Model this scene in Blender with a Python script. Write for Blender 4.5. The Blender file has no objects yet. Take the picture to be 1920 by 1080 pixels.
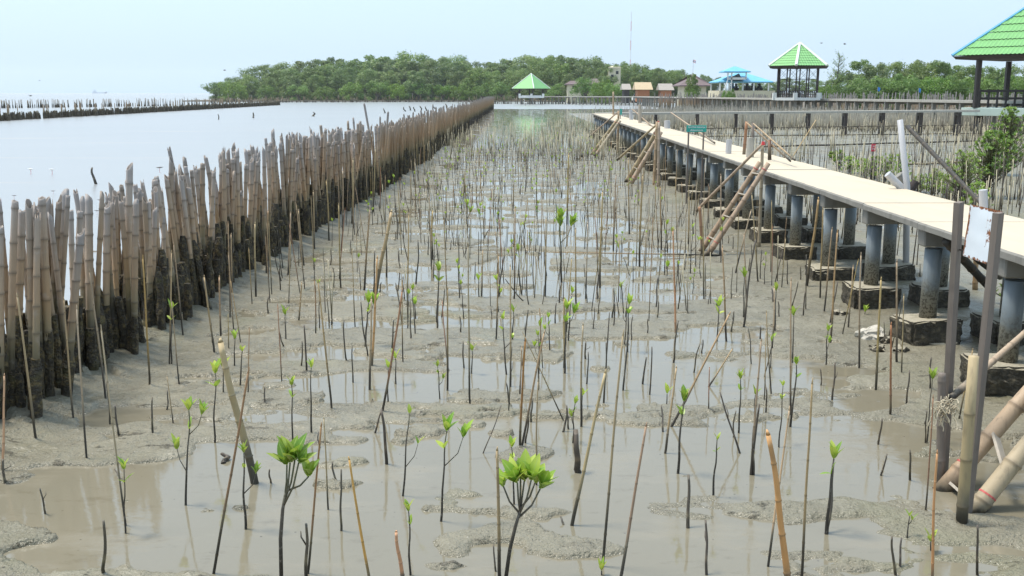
SKY_VEIL, SKY_VEIL_COLOR, SKY_STRENGTH, SUN_STRENGTH, EXPOSURE, HAZE, MUD_RES = .6, (4.85, 6.55, 8.2), .13, 2.8, .52, .00013, (1100, 850)
import bpy, math, random
import numpy as np
from mathutils import Vector, Matrix, Quaternion, noise
R = math.radians
rng = random.Random(11)
scene = bpy.context.scene
col = scene.collection

# ---------------------------------------------------------------- camera
F = 1867.0                 # focal length in photo pixels (35 mm on a 36 mm sensor)
H = 3.1                    # eye height over the mud
PITCH = math.atan((540 - 173) / F)
CP, SP = math.cos(PITCH), math.sin(PITCH)
cam_d = bpy.data.cameras.new('camera'); cam = bpy.data.objects.new('camera', cam_d)
col.objects.link(cam); scene.camera = cam
cam_d.sensor_width = 36; cam_d.lens = 36 * F / 1920
cam_d.clip_start = 0.1; cam_d.clip_end = 20000
cam.location = (0, 0, H); cam.rotation_euler = (math.pi / 2 - PITCH, 0, 0)
EYE = Vector((0, 0, H))

def ray(px, py):
    a = (px - 960) / F; b = (py - 540) / F
    return Vector((a, CP - SP * b, -SP - CP * b))
def at(px, py, z=0.0):
    d = ray(px, py); t = (z - H) / d.z
    return EYE + d * t
def at_y(px, py, Y):
    d = ray(px, py); return EYE + d * (Y / d.y)
def at_x(px, py, X):
    d = ray(px, py); return EYE + d * (X / d.x)
def proj(p):
    v = Vector(p) - EYE
    f = v.y * CP - v.z * SP; u = v.y * SP + v.z * CP
    return 960 + F * v.x / f, 540 - F * u / f, f

# ---------------------------------------------------------------- tagging
def tag(o, label=None, cat=None, group=None, kind=None):
    if label: o['label'] = label
    if cat: o['category'] = cat
    if group: o['group'] = group
    if kind: o['kind'] = kind
    return o
def empty(name, loc=(0, 0, 0), rz=0.0, label=None, cat=None, group=None):
    o = bpy.data.objects.new(name, None); col.objects.link(o)
    o.empty_display_size = .1
    o.location = loc; o.rotation_euler = (0, 0, rz)
    return tag(o, label, cat, group)
def put(name, mesh, parent=None, loc=None):
    o = bpy.data.objects.new(name, mesh); col.objects.link(o)
    if parent is not None: o.parent = parent
    if loc is not None: o.location = loc
    return o

# ---------------------------------------------------------------- mesh builder
class MB:
    def __init__(s): s.v = []; s.f = []; s.m = []; s.a = []; s.mi = 0; s.av = 0.0
    def vert(s, p, a=None):
        s.v.append((p[0], p[1], p[2])); s.a.append(s.av if a is None else a); return len(s.v) - 1
    def face(s, idx): s.f.append(tuple(idx)); s.m.append(s.mi)
    def quad(s, a, b, c, d): s.face([s.vert(p) for p in (a, b, c, d)])
    def box(s, lo, hi, M=None, jit=0.0):
        x0, y0, z0 = lo; x1, y1, z1 = hi
        P = [Vector(p) for p in ((x0,y0,z0),(x1,y0,z0),(x1,y1,z0),(x0,y1,z0),(x0,y0,z1),(x1,y0,z1),(x1,y1,z1),(x0,y1,z1))]
        if jit: P = [p + Vector((rng.uniform(-jit,jit),rng.uniform(-jit,jit),rng.uniform(-jit,jit))) for p in P]
        if M is not None: P = [M @ p for p in P]
        i = [s.vert(p) for p in P]
        for q in ((0,3,2,1),(4,5,6,7),(0,1,5,4),(1,2,6,5),(2,3,7,6),(3,0,4,7)): s.face([i[k] for k in q])
    def bar(s, a, b, w, d, up=(0, 0, 1), roll=0.0):
        a = Vector(a); b = Vector(b); z = b - a; L = z.length; z.normalize()
        u = Vector(up); x = u.cross(z)
        if x.length < 1e-3: x = Vector((1, 0, 0)) - z * z.x
        x.normalize(); y = z.cross(x)
        M = Matrix((x, y, z)).transposed().to_4x4(); M.translation = a
        if roll: M = M @ Matrix.Rotation(roll, 4, 'Z')
        s.box((-w/2, -d/2, 0), (w/2, d/2, L), M)
    def tube(s, pts, rad, n=8, cap=True, att=None, lump=0.0, seed=0.0, ls=9.0):
        pts = [Vector(p) for p in pts]
        rings = []
        T0 = (pts[1] - pts[0]).normalized()
        x = T0.orthogonal().normalized()
        for k, p in enumerate(pts):
            if k == 0: t = T0
            elif k == len(pts) - 1: t = (pts[k] - pts[k-1]).normalized()
            else:
                t = (pts[k+1] - pts[k-1])
                t = t.normalized() if t.length > 1e-9 else T0
            x = (x - t * x.dot(t))
            x = x.normalized() if x.length > 1e-6 else t.orthogonal().normalized()
            y = t.cross(x)
            r = rad[k] if hasattr(rad, '__len__') else rad
            ring = []
            for j in range(n):
                an = 2 * math.pi * j / n
                d = x * math.cos(an) + y * math.sin(an)
                rr = r
                if lump:
                    q = p + d * r
                    rr = r * (1 + lump * noise.noise(Vector((q.x*ls+seed, q.y*ls, q.z*ls))))
                ring.append(s.vert(p + d * rr, att[k] if att else None))
            rings.append(ring)
        for k in range(len(rings) - 1):
            a, b = rings[k], rings[k+1]
            for j in range(n): s.face((a[j], a[(j+1) % n], b[(j+1) % n], b[j]))
        if cap:
            s.face(rings[0][::-1]); s.face(rings[-1])
        return rings
    def mesh(s, name, mats, smooth=False, attr=None):
        me = bpy.data.meshes.new(name)
        me.from_pydata(s.v, [], s.f)
        for m in (mats if isinstance(mats, (list, tuple)) else [mats]): me.materials.append(m)
        if any(s.m): me.polygons.foreach_set('material_index', s.m)
        if smooth: me.polygons.foreach_set('use_smooth', [True] * len(s.f))
        if attr:
            at_ = me.attributes.new(attr, 'FLOAT', 'POINT'); at_.data.foreach_set('value', s.a)
        me.update()
        return me
    def build(s, name, mats, parent=None, smooth=False, attr=None, loc=None):
        return put(name, s.mesh(name, mats, smooth, attr), parent, loc)

def bevel_box(lo, hi, r, seg=1):
    """a chamfered box as (verts, faces) through bmesh"""
    import bmesh
    bm = bmesh.new(); bmesh.ops.create_cube(bm, size=1)
    for v in bm.verts:
        v.co = Vector([lo[i] + (v.co[i] + .5) * (hi[i] - lo[i]) for i in range(3)])
    bmesh.ops.bevel(bm, geom=bm.edges[:], offset=r, segments=seg, affect='EDGES', profile=.5)
    return bm
def add_bm(mb, bm, M=None):
    bm.verts.index_update(); off = len(mb.v)
    for v in bm.verts: mb.vert(M @ v.co if M is not None else v.co)
    for f in bm.faces: mb.face([off + v.index for v in f.verts])
    bm.free()

# ---------------------------------------------------------------- numpy noise
def _hash(ix, iy, seed):
    h = (ix.astype(np.int64) * 374761393 + iy.astype(np.int64) * 668265263 + seed * 144665) & 0x7fffffff
    h = ((h ^ (h >> 13)) * 1274126177) & 0x7fffffff
    return ((h ^ (h >> 16)) & 0xffff) / 65535.0
def vnoise(x, y, seed=0):
    x = np.asarray(x, float); y = np.asarray(y, float)
    ix = np.floor(x); iy = np.floor(y); fx = x - ix; fy = y - iy
    fx = fx*fx*fx*(fx*(fx*6-15)+10); fy = fy*fy*fy*(fy*(fy*6-15)+10)
    a = _hash(ix, iy, seed); b = _hash(ix+1, iy, seed); c = _hash(ix, iy+1, seed); d = _hash(ix+1, iy+1, seed)
    return (a + (b-a)*fx + (c-a)*fy + (a-b-c+d)*fx*fy) * 2 - 1
def fbm(x, y, seed=0, oct=4, gain=.5):
    s = 0; a = 1; t = 0
    for k in range(oct):
        c, q = math.cos(k*1.1), math.sin(k*1.1)
        s = s + a * vnoise((x*c - y*q) * 2**k + 17.3*k, (x*q + y*c) * 2**k + 5.1*k, seed + k); t += a; a *= gain
    return s / t
def sstep(a, b, x):
    t = np.clip((x - a) / (b - a), 0, 1); return t*t*(3-2*t)

# ---------------------------------------------------------------- materials
class NT:
    def __init__(s, name):
        m = bpy.data.materials.new(name); m.use_nodes = True
        s.m = m; s.t = m.node_tree; s.n = s.t.nodes; s.b = s.n['Principled BSDF']
    def node(s, ty, ins=None, **kw):
        n = s.n.new(ty)
        for k, v in kw.items(): setattr(n, k, v)
        for k, v in (ins or {}).items(): s.set(n, k, v)
        return n
    def set(s, n, k, v):
        if isinstance(v, bpy.types.NodeSocket): s.t.links.new(v, n.inputs[k])
        else: n.inputs[k].default_value = v
    def coord(s, w='Object'): return s.node('ShaderNodeTexCoord').outputs[w]
    def pos(s): return s.node('ShaderNodeNewGeometry').outputs['Position']
    def norm_z(s): return s.xyz(s.node('ShaderNodeNewGeometry').outputs['Normal'])[2]
    def rnd(s): return s.node('ShaderNodeObjectInfo').outputs['Random']
    def attr(s, nm): return s.node('ShaderNodeAttribute', attribute_name=nm).outputs['Fac']
    def xyz(s, v):
        n = s.node('ShaderNodeSeparateXYZ', {0: v}); return n.outputs[0], n.outputs[1], n.outputs[2]
    def map(s, v, scale=(1,1,1), loc=(0,0,0)):
        return s.node('ShaderNodeMapping', {'Vector': v, 'Scale': scale, 'Location': loc}).outputs[0]
    def noise(s, v, scale=5, detail=3, rough=.55, w=None):
        n = s.node('ShaderNodeTexNoise', {'Vector': v, 'Scale': scale, 'Detail': detail, 'Roughness': rough})
        if w is not None:
            n.noise_dimensions = '4D'; s.set(n, 'W', w)
        return n.outputs['Fac']
    def vor(s, v, scale=5, out='Distance', rnd=1.0):
        n = s.node('ShaderNodeTexVoronoi', {'Vector': v, 'Scale': scale, 'Randomness': rnd}); return n.outputs[out]
    def math(s, op, a, b=0.0, c=None):
        n = s.node('ShaderNodeMath', operation=op); s.set(n, 0, a); s.set(n, 1, b)
        if c is not None: s.set(n, 2, c)
        return n.outputs[0]
    def ramp(s, f, stops, interp='LINEAR'):
        n = s.node('ShaderNodeValToRGB'); s.set(n, 'Fac', f); e = n.color_ramp.elements; n.color_ramp.interpolation = interp
        while len(e) < len(stops): e.new(.5)
        for k, (p, c) in enumerate(stops):
            e[k].position = p; e[k].color = (*c, 1) if len(c) == 3 else c
        return n.outputs['Color']
    def step(s, f, a, b):
        n = s.node('ShaderNodeMapRange', {'Value': f, 'From Min': a, 'From Max': b}); n.interpolation_type = 'SMOOTHSTEP'; return n.outputs[0]
    def mix(s, f, a, b, mode='MIX'):
        n = s.node('ShaderNodeMix', data_type='RGBA', blend_type=mode)
        s.set(n, 0, f)
        for k, v in ((6, a), (7, b)):
            s.set(n, k, v if isinstance(v, bpy.types.NodeSocket) else ((*v, 1) if len(v) == 3 else v))
        return n.outputs[2]
    def hsv(s, c, h=.5, sa=1.0, v=1.0):
        return s.node('ShaderNodeHueSaturation', {'Hue': h, 'Saturation': sa, 'Value': v, 'Color': c}).outputs[0]
    def bump(s, h, strength=.5, dist=.01, prev=None):
        n = s.node('ShaderNodeBump', {'Height': h, 'Strength': strength, 'Distance': dist})
        if prev is not None: s.set(n, 'Normal', prev)
        return n.outputs[0]
    def out(s, color=None, rough=None, normal=None, **kw):
        if color is not None: s.set(s.b, 'Base Color', color if isinstance(color, bpy.types.NodeSocket) else (*color, 1))
        if rough is not None: s.set(s.b, 'Roughness', rough)
        if normal is not None: s.set(s.b, 'Normal', normal)
        for k, v in kw.items(): s.set(s.b, k.replace('_', ' '), v)
        return s.m

def plain(name, c, rough=.6, var=.25, scale=6.0, bump=.2, bscale=40.0, metallic=0.0):
    """a plain material with blotchy wear, fine bump and a per-object shift"""
    t = NT(name); p = t.coord(); rn = t.rnd()
    n = t.noise(p, scale, 4, .6, w=t.math('MULTIPLY', rn, 40.0))
    cc = t.mix(n, tuple(x*(1-var) for x in c), tuple(min(1, x*(1+var)) for x in c))
    b = t.bump(t.noise(p, bscale, 3), bump, .005)
    return t.out(cc, rough, b, Metallic=metallic)

def mat_mud():
    t = NT('wet_mud'); p = t.pos(); z = t.xyz(p)[2]
    n1 = t.noise(p, .7, 4); n2 = t.noise(p, 6, 5, .65); n3 = t.noise(p, 45, 3, .6)
    c = t.mix(n1, (.180, .162, .112), (.252, .232, .170))
    c = t.mix(t.math('MULTIPLY', t.step(n2, .5, .75), .55), c, (.135, .115, .078))
    alg = t.math('MULTIPLY', t.step(t.noise(p, .5, 3), .52, .68), .28)
    c = t.mix(alg, c, (.17, .175, .085))
    pale = t.math('MULTIPLY', t.step(t.vor(p, 20), .17, .06), t.step(t.noise(p, 3.1, 2), .50, .62))
    c = t.mix(t.math('MULTIPLY', pale, .7), c, (.46, .43, .37))
    speck = t.math('MULTIPLY', t.step(t.vor(t.map(p, (1,1,1), (3,7,1)), 11), .17, .07), t.step(t.noise(p, 2.3, 2), .48, .58))
    c = t.mix(t.math('MULTIPLY', speck, .85), c, (.055, .048, .035))
    clod_shade = t.step(t.noise(t.map(p, (1.1, 3.0, 1)), 1.7, 6, .74), .60, .67)
    c = t.mix(t.math('MULTIPLY', clod_shade, .62), c, (.078, .063, .040))  # dark clumps, with the self-shadow of crumb edges put into their colour
    wet = t.step(z, .03, .002)
    c = t.mix(t.math('MULTIPLY', wet, .18), c, (.17, .145, .10))
    rg = t.node('ShaderNodeMix', {0: wet, 2: t.node('ShaderNodeMix', {0: t.step(n1, .42, .6), 2: .30, 3: .5}).outputs[0], 3: .16}).outputs[0]
    gr = t.step(t.noise(p, 1.6, 3), .30, .52); b = t.bump(t.math('ADD', n2, t.math('MULTIPLY', clod_shade, .35)), .9, .06); b = t.bump(n3, t.math('MULTIPLY', gr, .9), .022, b); b = t.bump(t.vor(p, 30), t.math('MULTIPLY', gr, .5), .012, b); b = t.bump(t.noise(p, 110, 2), t.math('ADD', .12, t.math('MULTIPLY', gr, .5)), .006, b)
    return t.out(c, rg, b)

def mat_water(name, c1, c2, bs=.05, sea=False):
    t = NT(name); p = t.pos()
    n = t.noise(p, .35 if not sea else .06, 4)
    c = t.mix(n, c1, c2)
    if sea:
        foam = t.math('MULTIPLY', t.step(t.noise(t.map(p, (.05, .9, 1)), 1.0, 5, .6), .56, .66), t.step(t.noise(t.map(p, (.03,.08,1)), 1, 2), .48, .62))
        c = t.mix(t.math('MULTIPLY', foam, .5), c, (.50, .40, .30))
        h = t.noise(t.map(p, (.5, 1.6, 1)), 1.6, 4, .55)
        b = t.bump(h, .22, .05)
        b = t.bump(t.noise(t.map(p, (1, 2, 1)), 9, 3), .05, .01, b)
    else:
        film = t.step(t.noise(t.map(p, (.55, 1.15, 1)), 1.5, 5, .62), .50, .64)
        c = t.mix(t.math('MULTIPLY', film, .7), c, (.228, .202, .145))
        c = t.mix(t.math('MULTIPLY', t.step(t.noise(t.map(p, (1, 2.2, 1)), 2.6, 5, .7), .56, .70), .45), c, (.13, .108, .068))
        sp = t.math('MULTIPLY', t.step(t.vor(p, 9), .10, .05), t.step(t.noise(p, 1.7, 2), .5, .6))
        c = t.mix(t.math('MULTIPLY', sp, .8), c, (.06, .05, .036))
        b = t.bump(t.noise(t.map(p, (1, 2.0, 1)), 5, 4, .6), t.math('ADD', bs, t.math('MULTIPLY', film, .22)), .02)
        b = t.bump(t.noise(p, 38, 3), t.math('ADD', bs, t.math('MULTIPLY', film, .30)), .004, b)
        return t.out(c, t.math('ADD', .035, t.math('MULTIPLY', film, .20)), b, IOR=1.55)
    return t.out(c, .26, b, IOR=1.33)

def mat_bamboo(name='weathered_bamboo'):
    t = NT(name); p = t.coord(); x, y, z = t.xyz(p); rn = t.rnd()
    w = t.math('MULTIPLY', rn, 37.0)
    zz = t.math('ADD', z, t.math('MULTIPLY', t.math('SUBTRACT', t.noise(t.map(p, (6, 6, 1.5)), 1.0, 3, w=w), .5), .55))
    zz = t.math('ADD', zz, t.math('MULTIPLY', t.math('SUBTRACT', rn, .5), .35))
    zz = t.math('DIVIDE', zz, 2.4)
    c = t.ramp(zz, [(.0, (.028, .023, .014)), (.20, (.045, .036, .02)), (.28, (.13, .105, .05)), (.37, (.26, .195, .10)),
                    (.50, (.365, .235, .125)), (.66, (.375, .26, .16)), (.83, (.35, .28, .222)), (.95, (.32, .28, .255))])
    st = t.noise(t.map(p, (60, 60, 2)), 1.0, 3, w=w)
    c = t.mix(t.math('MULTIPLY', t.step(st, .45, .75), .35), c, (.17, .135, .10))
    c = t.mix(t.math('MULTIPLY', t.step(t.noise(p, 7, 3, w=w), .55, .7), .3), c, (.42, .37, .33))
    nb = t.attr('band')
    c = t.mix(t.math('MULTIPLY', nb, .65), c, (.10, .075, .05))
    c = t.hsv(c, .5, t.math('ADD', .65, t.math('MULTIPLY', t.noise(rn, 911, 0), .55)), t.math('ADD', .78, t.math('MULTIPLY', rn, .42)))
    b = t.bump(st, .35, .004); b = t.bump(t.noise(p, 55, 3), .3, .003, b)
    return t.out(c, .62, b)

def mat_crust():
    t = NT('barnacle_growth'); p = t.coord(); rn = t.rnd(); w = t.math('MULTIPLY', rn, 21.0)
    n = t.noise(p, 14, 4, .65, w=w)
    c = t.ramp(n, [(.3, (.018, .014, .009)), (.5, (.045, .035, .02)), (.60, (.12, .088, .036)), (.73, (.20, .145, .065))])
    v = t.vor(p, 38); c = t.mix(t.math('MULTIPLY', t.step(v, .16, .06), .5), c, (.26, .225, .17))
    c = t.mix(t.math('MULTIPLY', t.step(t.noise(p, 5, 2, w=w), .55, .7), .4), c, (.11, .10, .03))
    b = t.bump(v, .9, .015); b = t.bump(n, .8, .02, b)
    return t.out(c, .75, b)

def mat_stake(name, top, mid, dark=.28, green=False):
    t = NT(name); p = t.coord(); x, y, z = t.xyz(p); rn = t.rnd(); w = t.math('MULTIPLY', rn, 51.0)
    zz = t.math('ADD', z, t.math('MULTIPLY', t.math('SUBTRACT', t.noise(t.map(p, (9,9,4)), 1, 3, w=w), .5), .25))
    zz = t.math('ADD', zz, t.math('MULTIPLY', t.math('SUBTRACT', t.noise(rn, 417, 0), .5), .35))
    c = t.ramp(zz, [(.0, (.035, .03, .022)), (max(.02, dark-.10), (.055, .046, .032)), (dark, (.16, .13, .085)), (dark+.12, mid), (.95, top)])
    c = t.mix(t.math('MULTIPLY', t.step(t.noise(t.map(p, (30,30,5)), 1, 3, w=w), .5, .72), .4), c, (.13, .10, .065))
    nb = t.attr('band'); c = t.mix(t.math('MULTIPLY', nb, .6), c, (.12, .085, .05))
    c = t.hsv(c, t.math('ADD', .485, t.math('MULTIPLY', rn, .03)), t.math('ADD', .55, t.math('MULTIPLY', t.noise(rn, 777, 0), .9)), t.math('ADD', .75, t.math('MULTIPLY', t.noise(rn, 333, 0), .55)))
    return t.out(c, .6, t.bump(t.noise(p, 70, 2), .3, .002))

def mat_stem():
    t = NT('sapling_bark'); p = t.coord(); z = t.xyz(p)[2]; rn = t.rnd(); w = t.math('MULTIPLY', rn, 51.0)
    zz = t.math('ADD', z, t.math('MULTIPLY', t.math('SUBTRACT', t.noise(t.map(p, (12,12,8)), 1, 3, w=w), .5), .3))
    c = t.ramp(zz, [(.0, (.028, .024, .018)), (.25, (.05, .043, .032)), (.5, (.10, .085, .065)), (.85, (.12, .12, .05))])
    c = t.mix(t.math('MULTIPLY', t.step(t.noise(p, 45, 3, w=w), .55, .68), .55), c, (.24, .22, .18))
    return t.out(c, .7, t.bump(t.noise(p, 80, 3), .6, .003))

def mat_leaf(name, a, b, c3, trans=.35, rough=.38, scale=7.0):
    t = NT(name); p = t.coord(); rn = t.rnd()
    n = t.noise(p, scale, 2, .5, w=t.math('MULTIPLY', rn, 33.0))
    ri = t.node('ShaderNodeNewGeometry').outputs['Random Per Island']
    c = t.ramp(t.math('ADD', t.math('MULTIPLY', n, .5), t.math('MULTIPLY', ri, .5)), [(.25, a), (.5, b), (.75, c3)])
    c = t.hsv(c, t.math('ADD', .485, t.math('MULTIPLY', t.noise(rn, 555, 0), .03)), 1.0, t.math('ADD', .8, t.math('MULTIPLY', rn, .4)))
    c = t.mix(t.math('MULTIPLY', t.step(t.attr('band'), .80, .97), .6), c, (.45, .56, .16))
    c = t.mix(t.math('MULTIPLY', t.step(t.noise(p, 24, 2, w=rn), .62, .72), .35), c, (.33, .27, .06))
    t.out(c, rough)
    tr = t.node('ShaderNodeBsdfTranslucent', {'Color': t.mix(.35, c, (.45, .6, .08))})
    mx = t.node('ShaderNodeMixShader', {0: trans}); t.t.links.new(t.b.outputs[0], mx.inputs[1]); t.t.links.new(tr.outputs[0], mx.inputs[2])
    t.t.links.new(mx.outputs[0], t.n['Material Output'].inputs['Surface'])
    return t.m

def mat_tree_leaf(name='mangrove_foliage', a=(.10, .165, .05), b=(.165, .24, .072), c3=(.25, .32, .11)):
    t = NT(name); rn = t.rnd(); p = t.coord()
    ri = t.node('ShaderNodeNewGeometry').outputs['Random Per Island']
    n = t.noise(p, .35, 3, .6, w=t.math('MULTIPLY', rn, 33.0))
    f = t.math('ADD', t.math('MULTIPLY', n, .65), t.math('MULTIPLY', ri, .35))
    c = t.ramp(f, [(.3, a), (.5, b), (.72, c3)])
    c = t.hsv(c, t.math('ADD', .47, t.math('MULTIPLY', t.noise(rn, 555, 0), .06)), t.math('ADD', .7, t.math('MULTIPLY', t.noise(rn, 231, 0), .6)), t.math('ADD', .72, t.math('MULTIPLY', rn, .56)))
    t.out(c, .5)
    tr = t.node('ShaderNodeBsdfTranslucent', {'Color': t.mix(.25, c, (.3, .45, .08))})
    mx = t.node('ShaderNodeMixShader', {0: .42}); t.t.links.new(t.b.outputs[0], mx.inputs[1]); t.t.links.new(tr.outputs[0], mx.inputs[2])
    t.t.links.new(mx.outputs[0], t.n['Material Output'].inputs['Surface'])
    return t.m

def mat_deck():
    t = NT('sandy_concrete'); p = t.pos()
    c = t.mix(t.noise(p, .8, 4), (.50, .425, .31), (.58, .50, .38))
    c = t.mix(t.math('MULTIPLY', t.step(t.noise(p, 5, 5, .7), .55, .72), .16), c, (.36, .31, .24))
    c = t.mix(t.math('MULTIPLY', t.step(t.noise(t.map(p, (3, .35, 1)), 1.0, 4, .6), .54, .68), .3), c, (.42, .37, .29))
    b = t.bump(t.noise(p, 60, 3), .25, .004)
    return t.out(c, .85, b)
def mat_concrete(name='raw_concrete', c=(.235, .225, .20)):
    t = NT(name); p = t.pos()
    n = t.noise(p, 2.2, 5, .65)
    cc = t.mix(n, tuple(x*.66 for x in c), tuple(x*1.25 for x in c))
    st = t.noise(t.map(p, (5, 5, .8)), 1.3, 4, .6)
    cc = t.mix(t.math('MULTIPLY', t.step(st, .52, .7), .45), cc, tuple(x*.45 for x in c))
    pit = t.step(t.vor(p, 33), .13, .05)
    cc = t.mix(t.math('MULTIPLY', pit, .6), cc, tuple(x*.35 for x in c))
    b = t.bump(t.noise(p, 40, 4), .4, .006); b = t.bump(pit, .5, .004, b)
    return t.out(cc, .85, b)
def mat_pipe():
    t = NT('grey_pipe'); p = t.pos(); z = t.xyz(p)[2]
    c = t.mix(t.noise(p, 1.1, 3), (.115, .143, .158), (.175, .203, .218))
    st = t.noise(t.map(p, (10, 10, 1.1)), 1.0, 4, .6)
    c = t.mix(t.math('MULTIPLY', t.step(st, .5, .7), .5), c, (.33, .35, .35))
    zz = t.math('ADD', z, t.math('MULTIPLY', t.math('SUBTRACT', t.noise(p, 9, 3), .5), .35))
    c = t.mix(t.step(zz, .92, .6), c, (.20, .19, .15))
    c = t.mix(t.math('MULTIPLY', t.step(t.noise(p, 38, 3), .46, .6), t.step(zz, .95, .5)), c, (.06, .053, .038))
    return t.out(c, .55, t.bump(t.noise(p, 30, 3), .2, .004))
def mat_footing():
    t = NT('oyster_crusted_concrete'); p = t.pos(); nz = t.norm_z()
    c = t.ramp(t.noise(p, 11, 5, .7), [(.3, (.019, .016, .010)), (.5, (.048, .040, .026)), (.7, (.13, .108, .07))])
    v = t.vor(p, 30); c = t.mix(t.math('MULTIPLY', t.step(v, .13, .05), .45), c, (.30, .27, .22))
    top = t.mix(t.noise(p, 8, 4), (.27, .24, .175), (.42, .38, .29))
    top = t.mix(t.math('MULTIPLY', t.step(t.noise(p, 6, 4), .55, .7), .5), top, (.13, .12, .06))
    c = t.mix(t.step(t.math('ADD', nz, t.math('MULTIPLY', t.math('SUBTRACT', t.noise(p, 14, 3), .5), .5)), .45, .8), c, top)
    b = t.bump(v, .8, .012); b = t.bump(t.noise(p, 25, 4), .6, .012, b)
    return t.out(c, .8, b)
def mat_rust_sign():
    t = NT('rusty_white_enamel'); p = t.coord()
    x, y, z = t.xyz(p)
    c = t.mix(t.noise(p, 5, 3), (.60, .66, .72), (.74, .79, .83))
    edge = t.math('MAXIMUM', t.step(t.math('ABSOLUTE', x), .155, .195), t.step(t.math('ABSOLUTE', z), .225, .265))
    n = t.noise(t.map(p, (1, 1, .6)), 14, 5, .75)
    d = t.node('ShaderNodeVectorMath', {0: t.map(p, (9, 1, 3.3), (-.95, 0, -.18))}, operation='LENGTH').outputs['Value']
    blot = t.step(d, 1.25, .1)
    f = t.step(t.math('ADD', t.math('ADD', n, t.math('MULTIPLY', edge, .27)), t.math('MULTIPLY', blot, .22)), .66, .76)
    drip = t.step(t.noise(t.map(p, (40, 1, 2)), 1.0, 3), .63, .75)
    c = t.mix(t.math('MULTIPLY', drip, .25), c, (.50, .36, .24))
    rust = t.ramp(t.noise(p, 40, 4), [(.3, (.055, .02, .01)), (.55, (.22, .075, .022)), (.75, (.38, .17, .05))])
    return t.out(t.mix(f, c, rust), t.node('ShaderNodeMix', {0: f, 2: .4, 3: .85}).outputs[0], t.bump(n, .3, .003))
def mat_timber(name, c):
    t = NT(name); p = t.coord(); rn = t.rnd(); w = t.math('MULTIPLY', rn, 30.0)
    g = t.noise(t.map(p, (40, 40, 1.6)), 1.0, 4, .6, w=w)
    cc = t.mix(g, tuple(x*.6 for x in c), tuple(x*1.3 for x in c))
    cc = t.mix(t.math('MULTIPLY', t.step(t.noise(p, 4, 4, w=w), .52, .68), .35), cc, tuple(x*.5 for x in c))
    return t.out(cc, .75, t.bump(g, .5, .004))
def mat_roof(name, c, corr=0.0):
    t = NT(name); p = t.coord(); rn = t.rnd()
    cc = t.mix(t.noise(p, .8, 4, w=rn), tuple(x*.88 for x in c), tuple(min(1, x*1.1) for x in c))
    cc = t.mix(t.math('MULTIPLY', t.step(t.noise(p, 2.7, 5, .7), .5, .68), .35), cc, tuple(x*.55 + .06 for x in c))
    return t.out(cc, .5, t.bump(t.noise(p, 20, 3), .15, .004))

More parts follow.
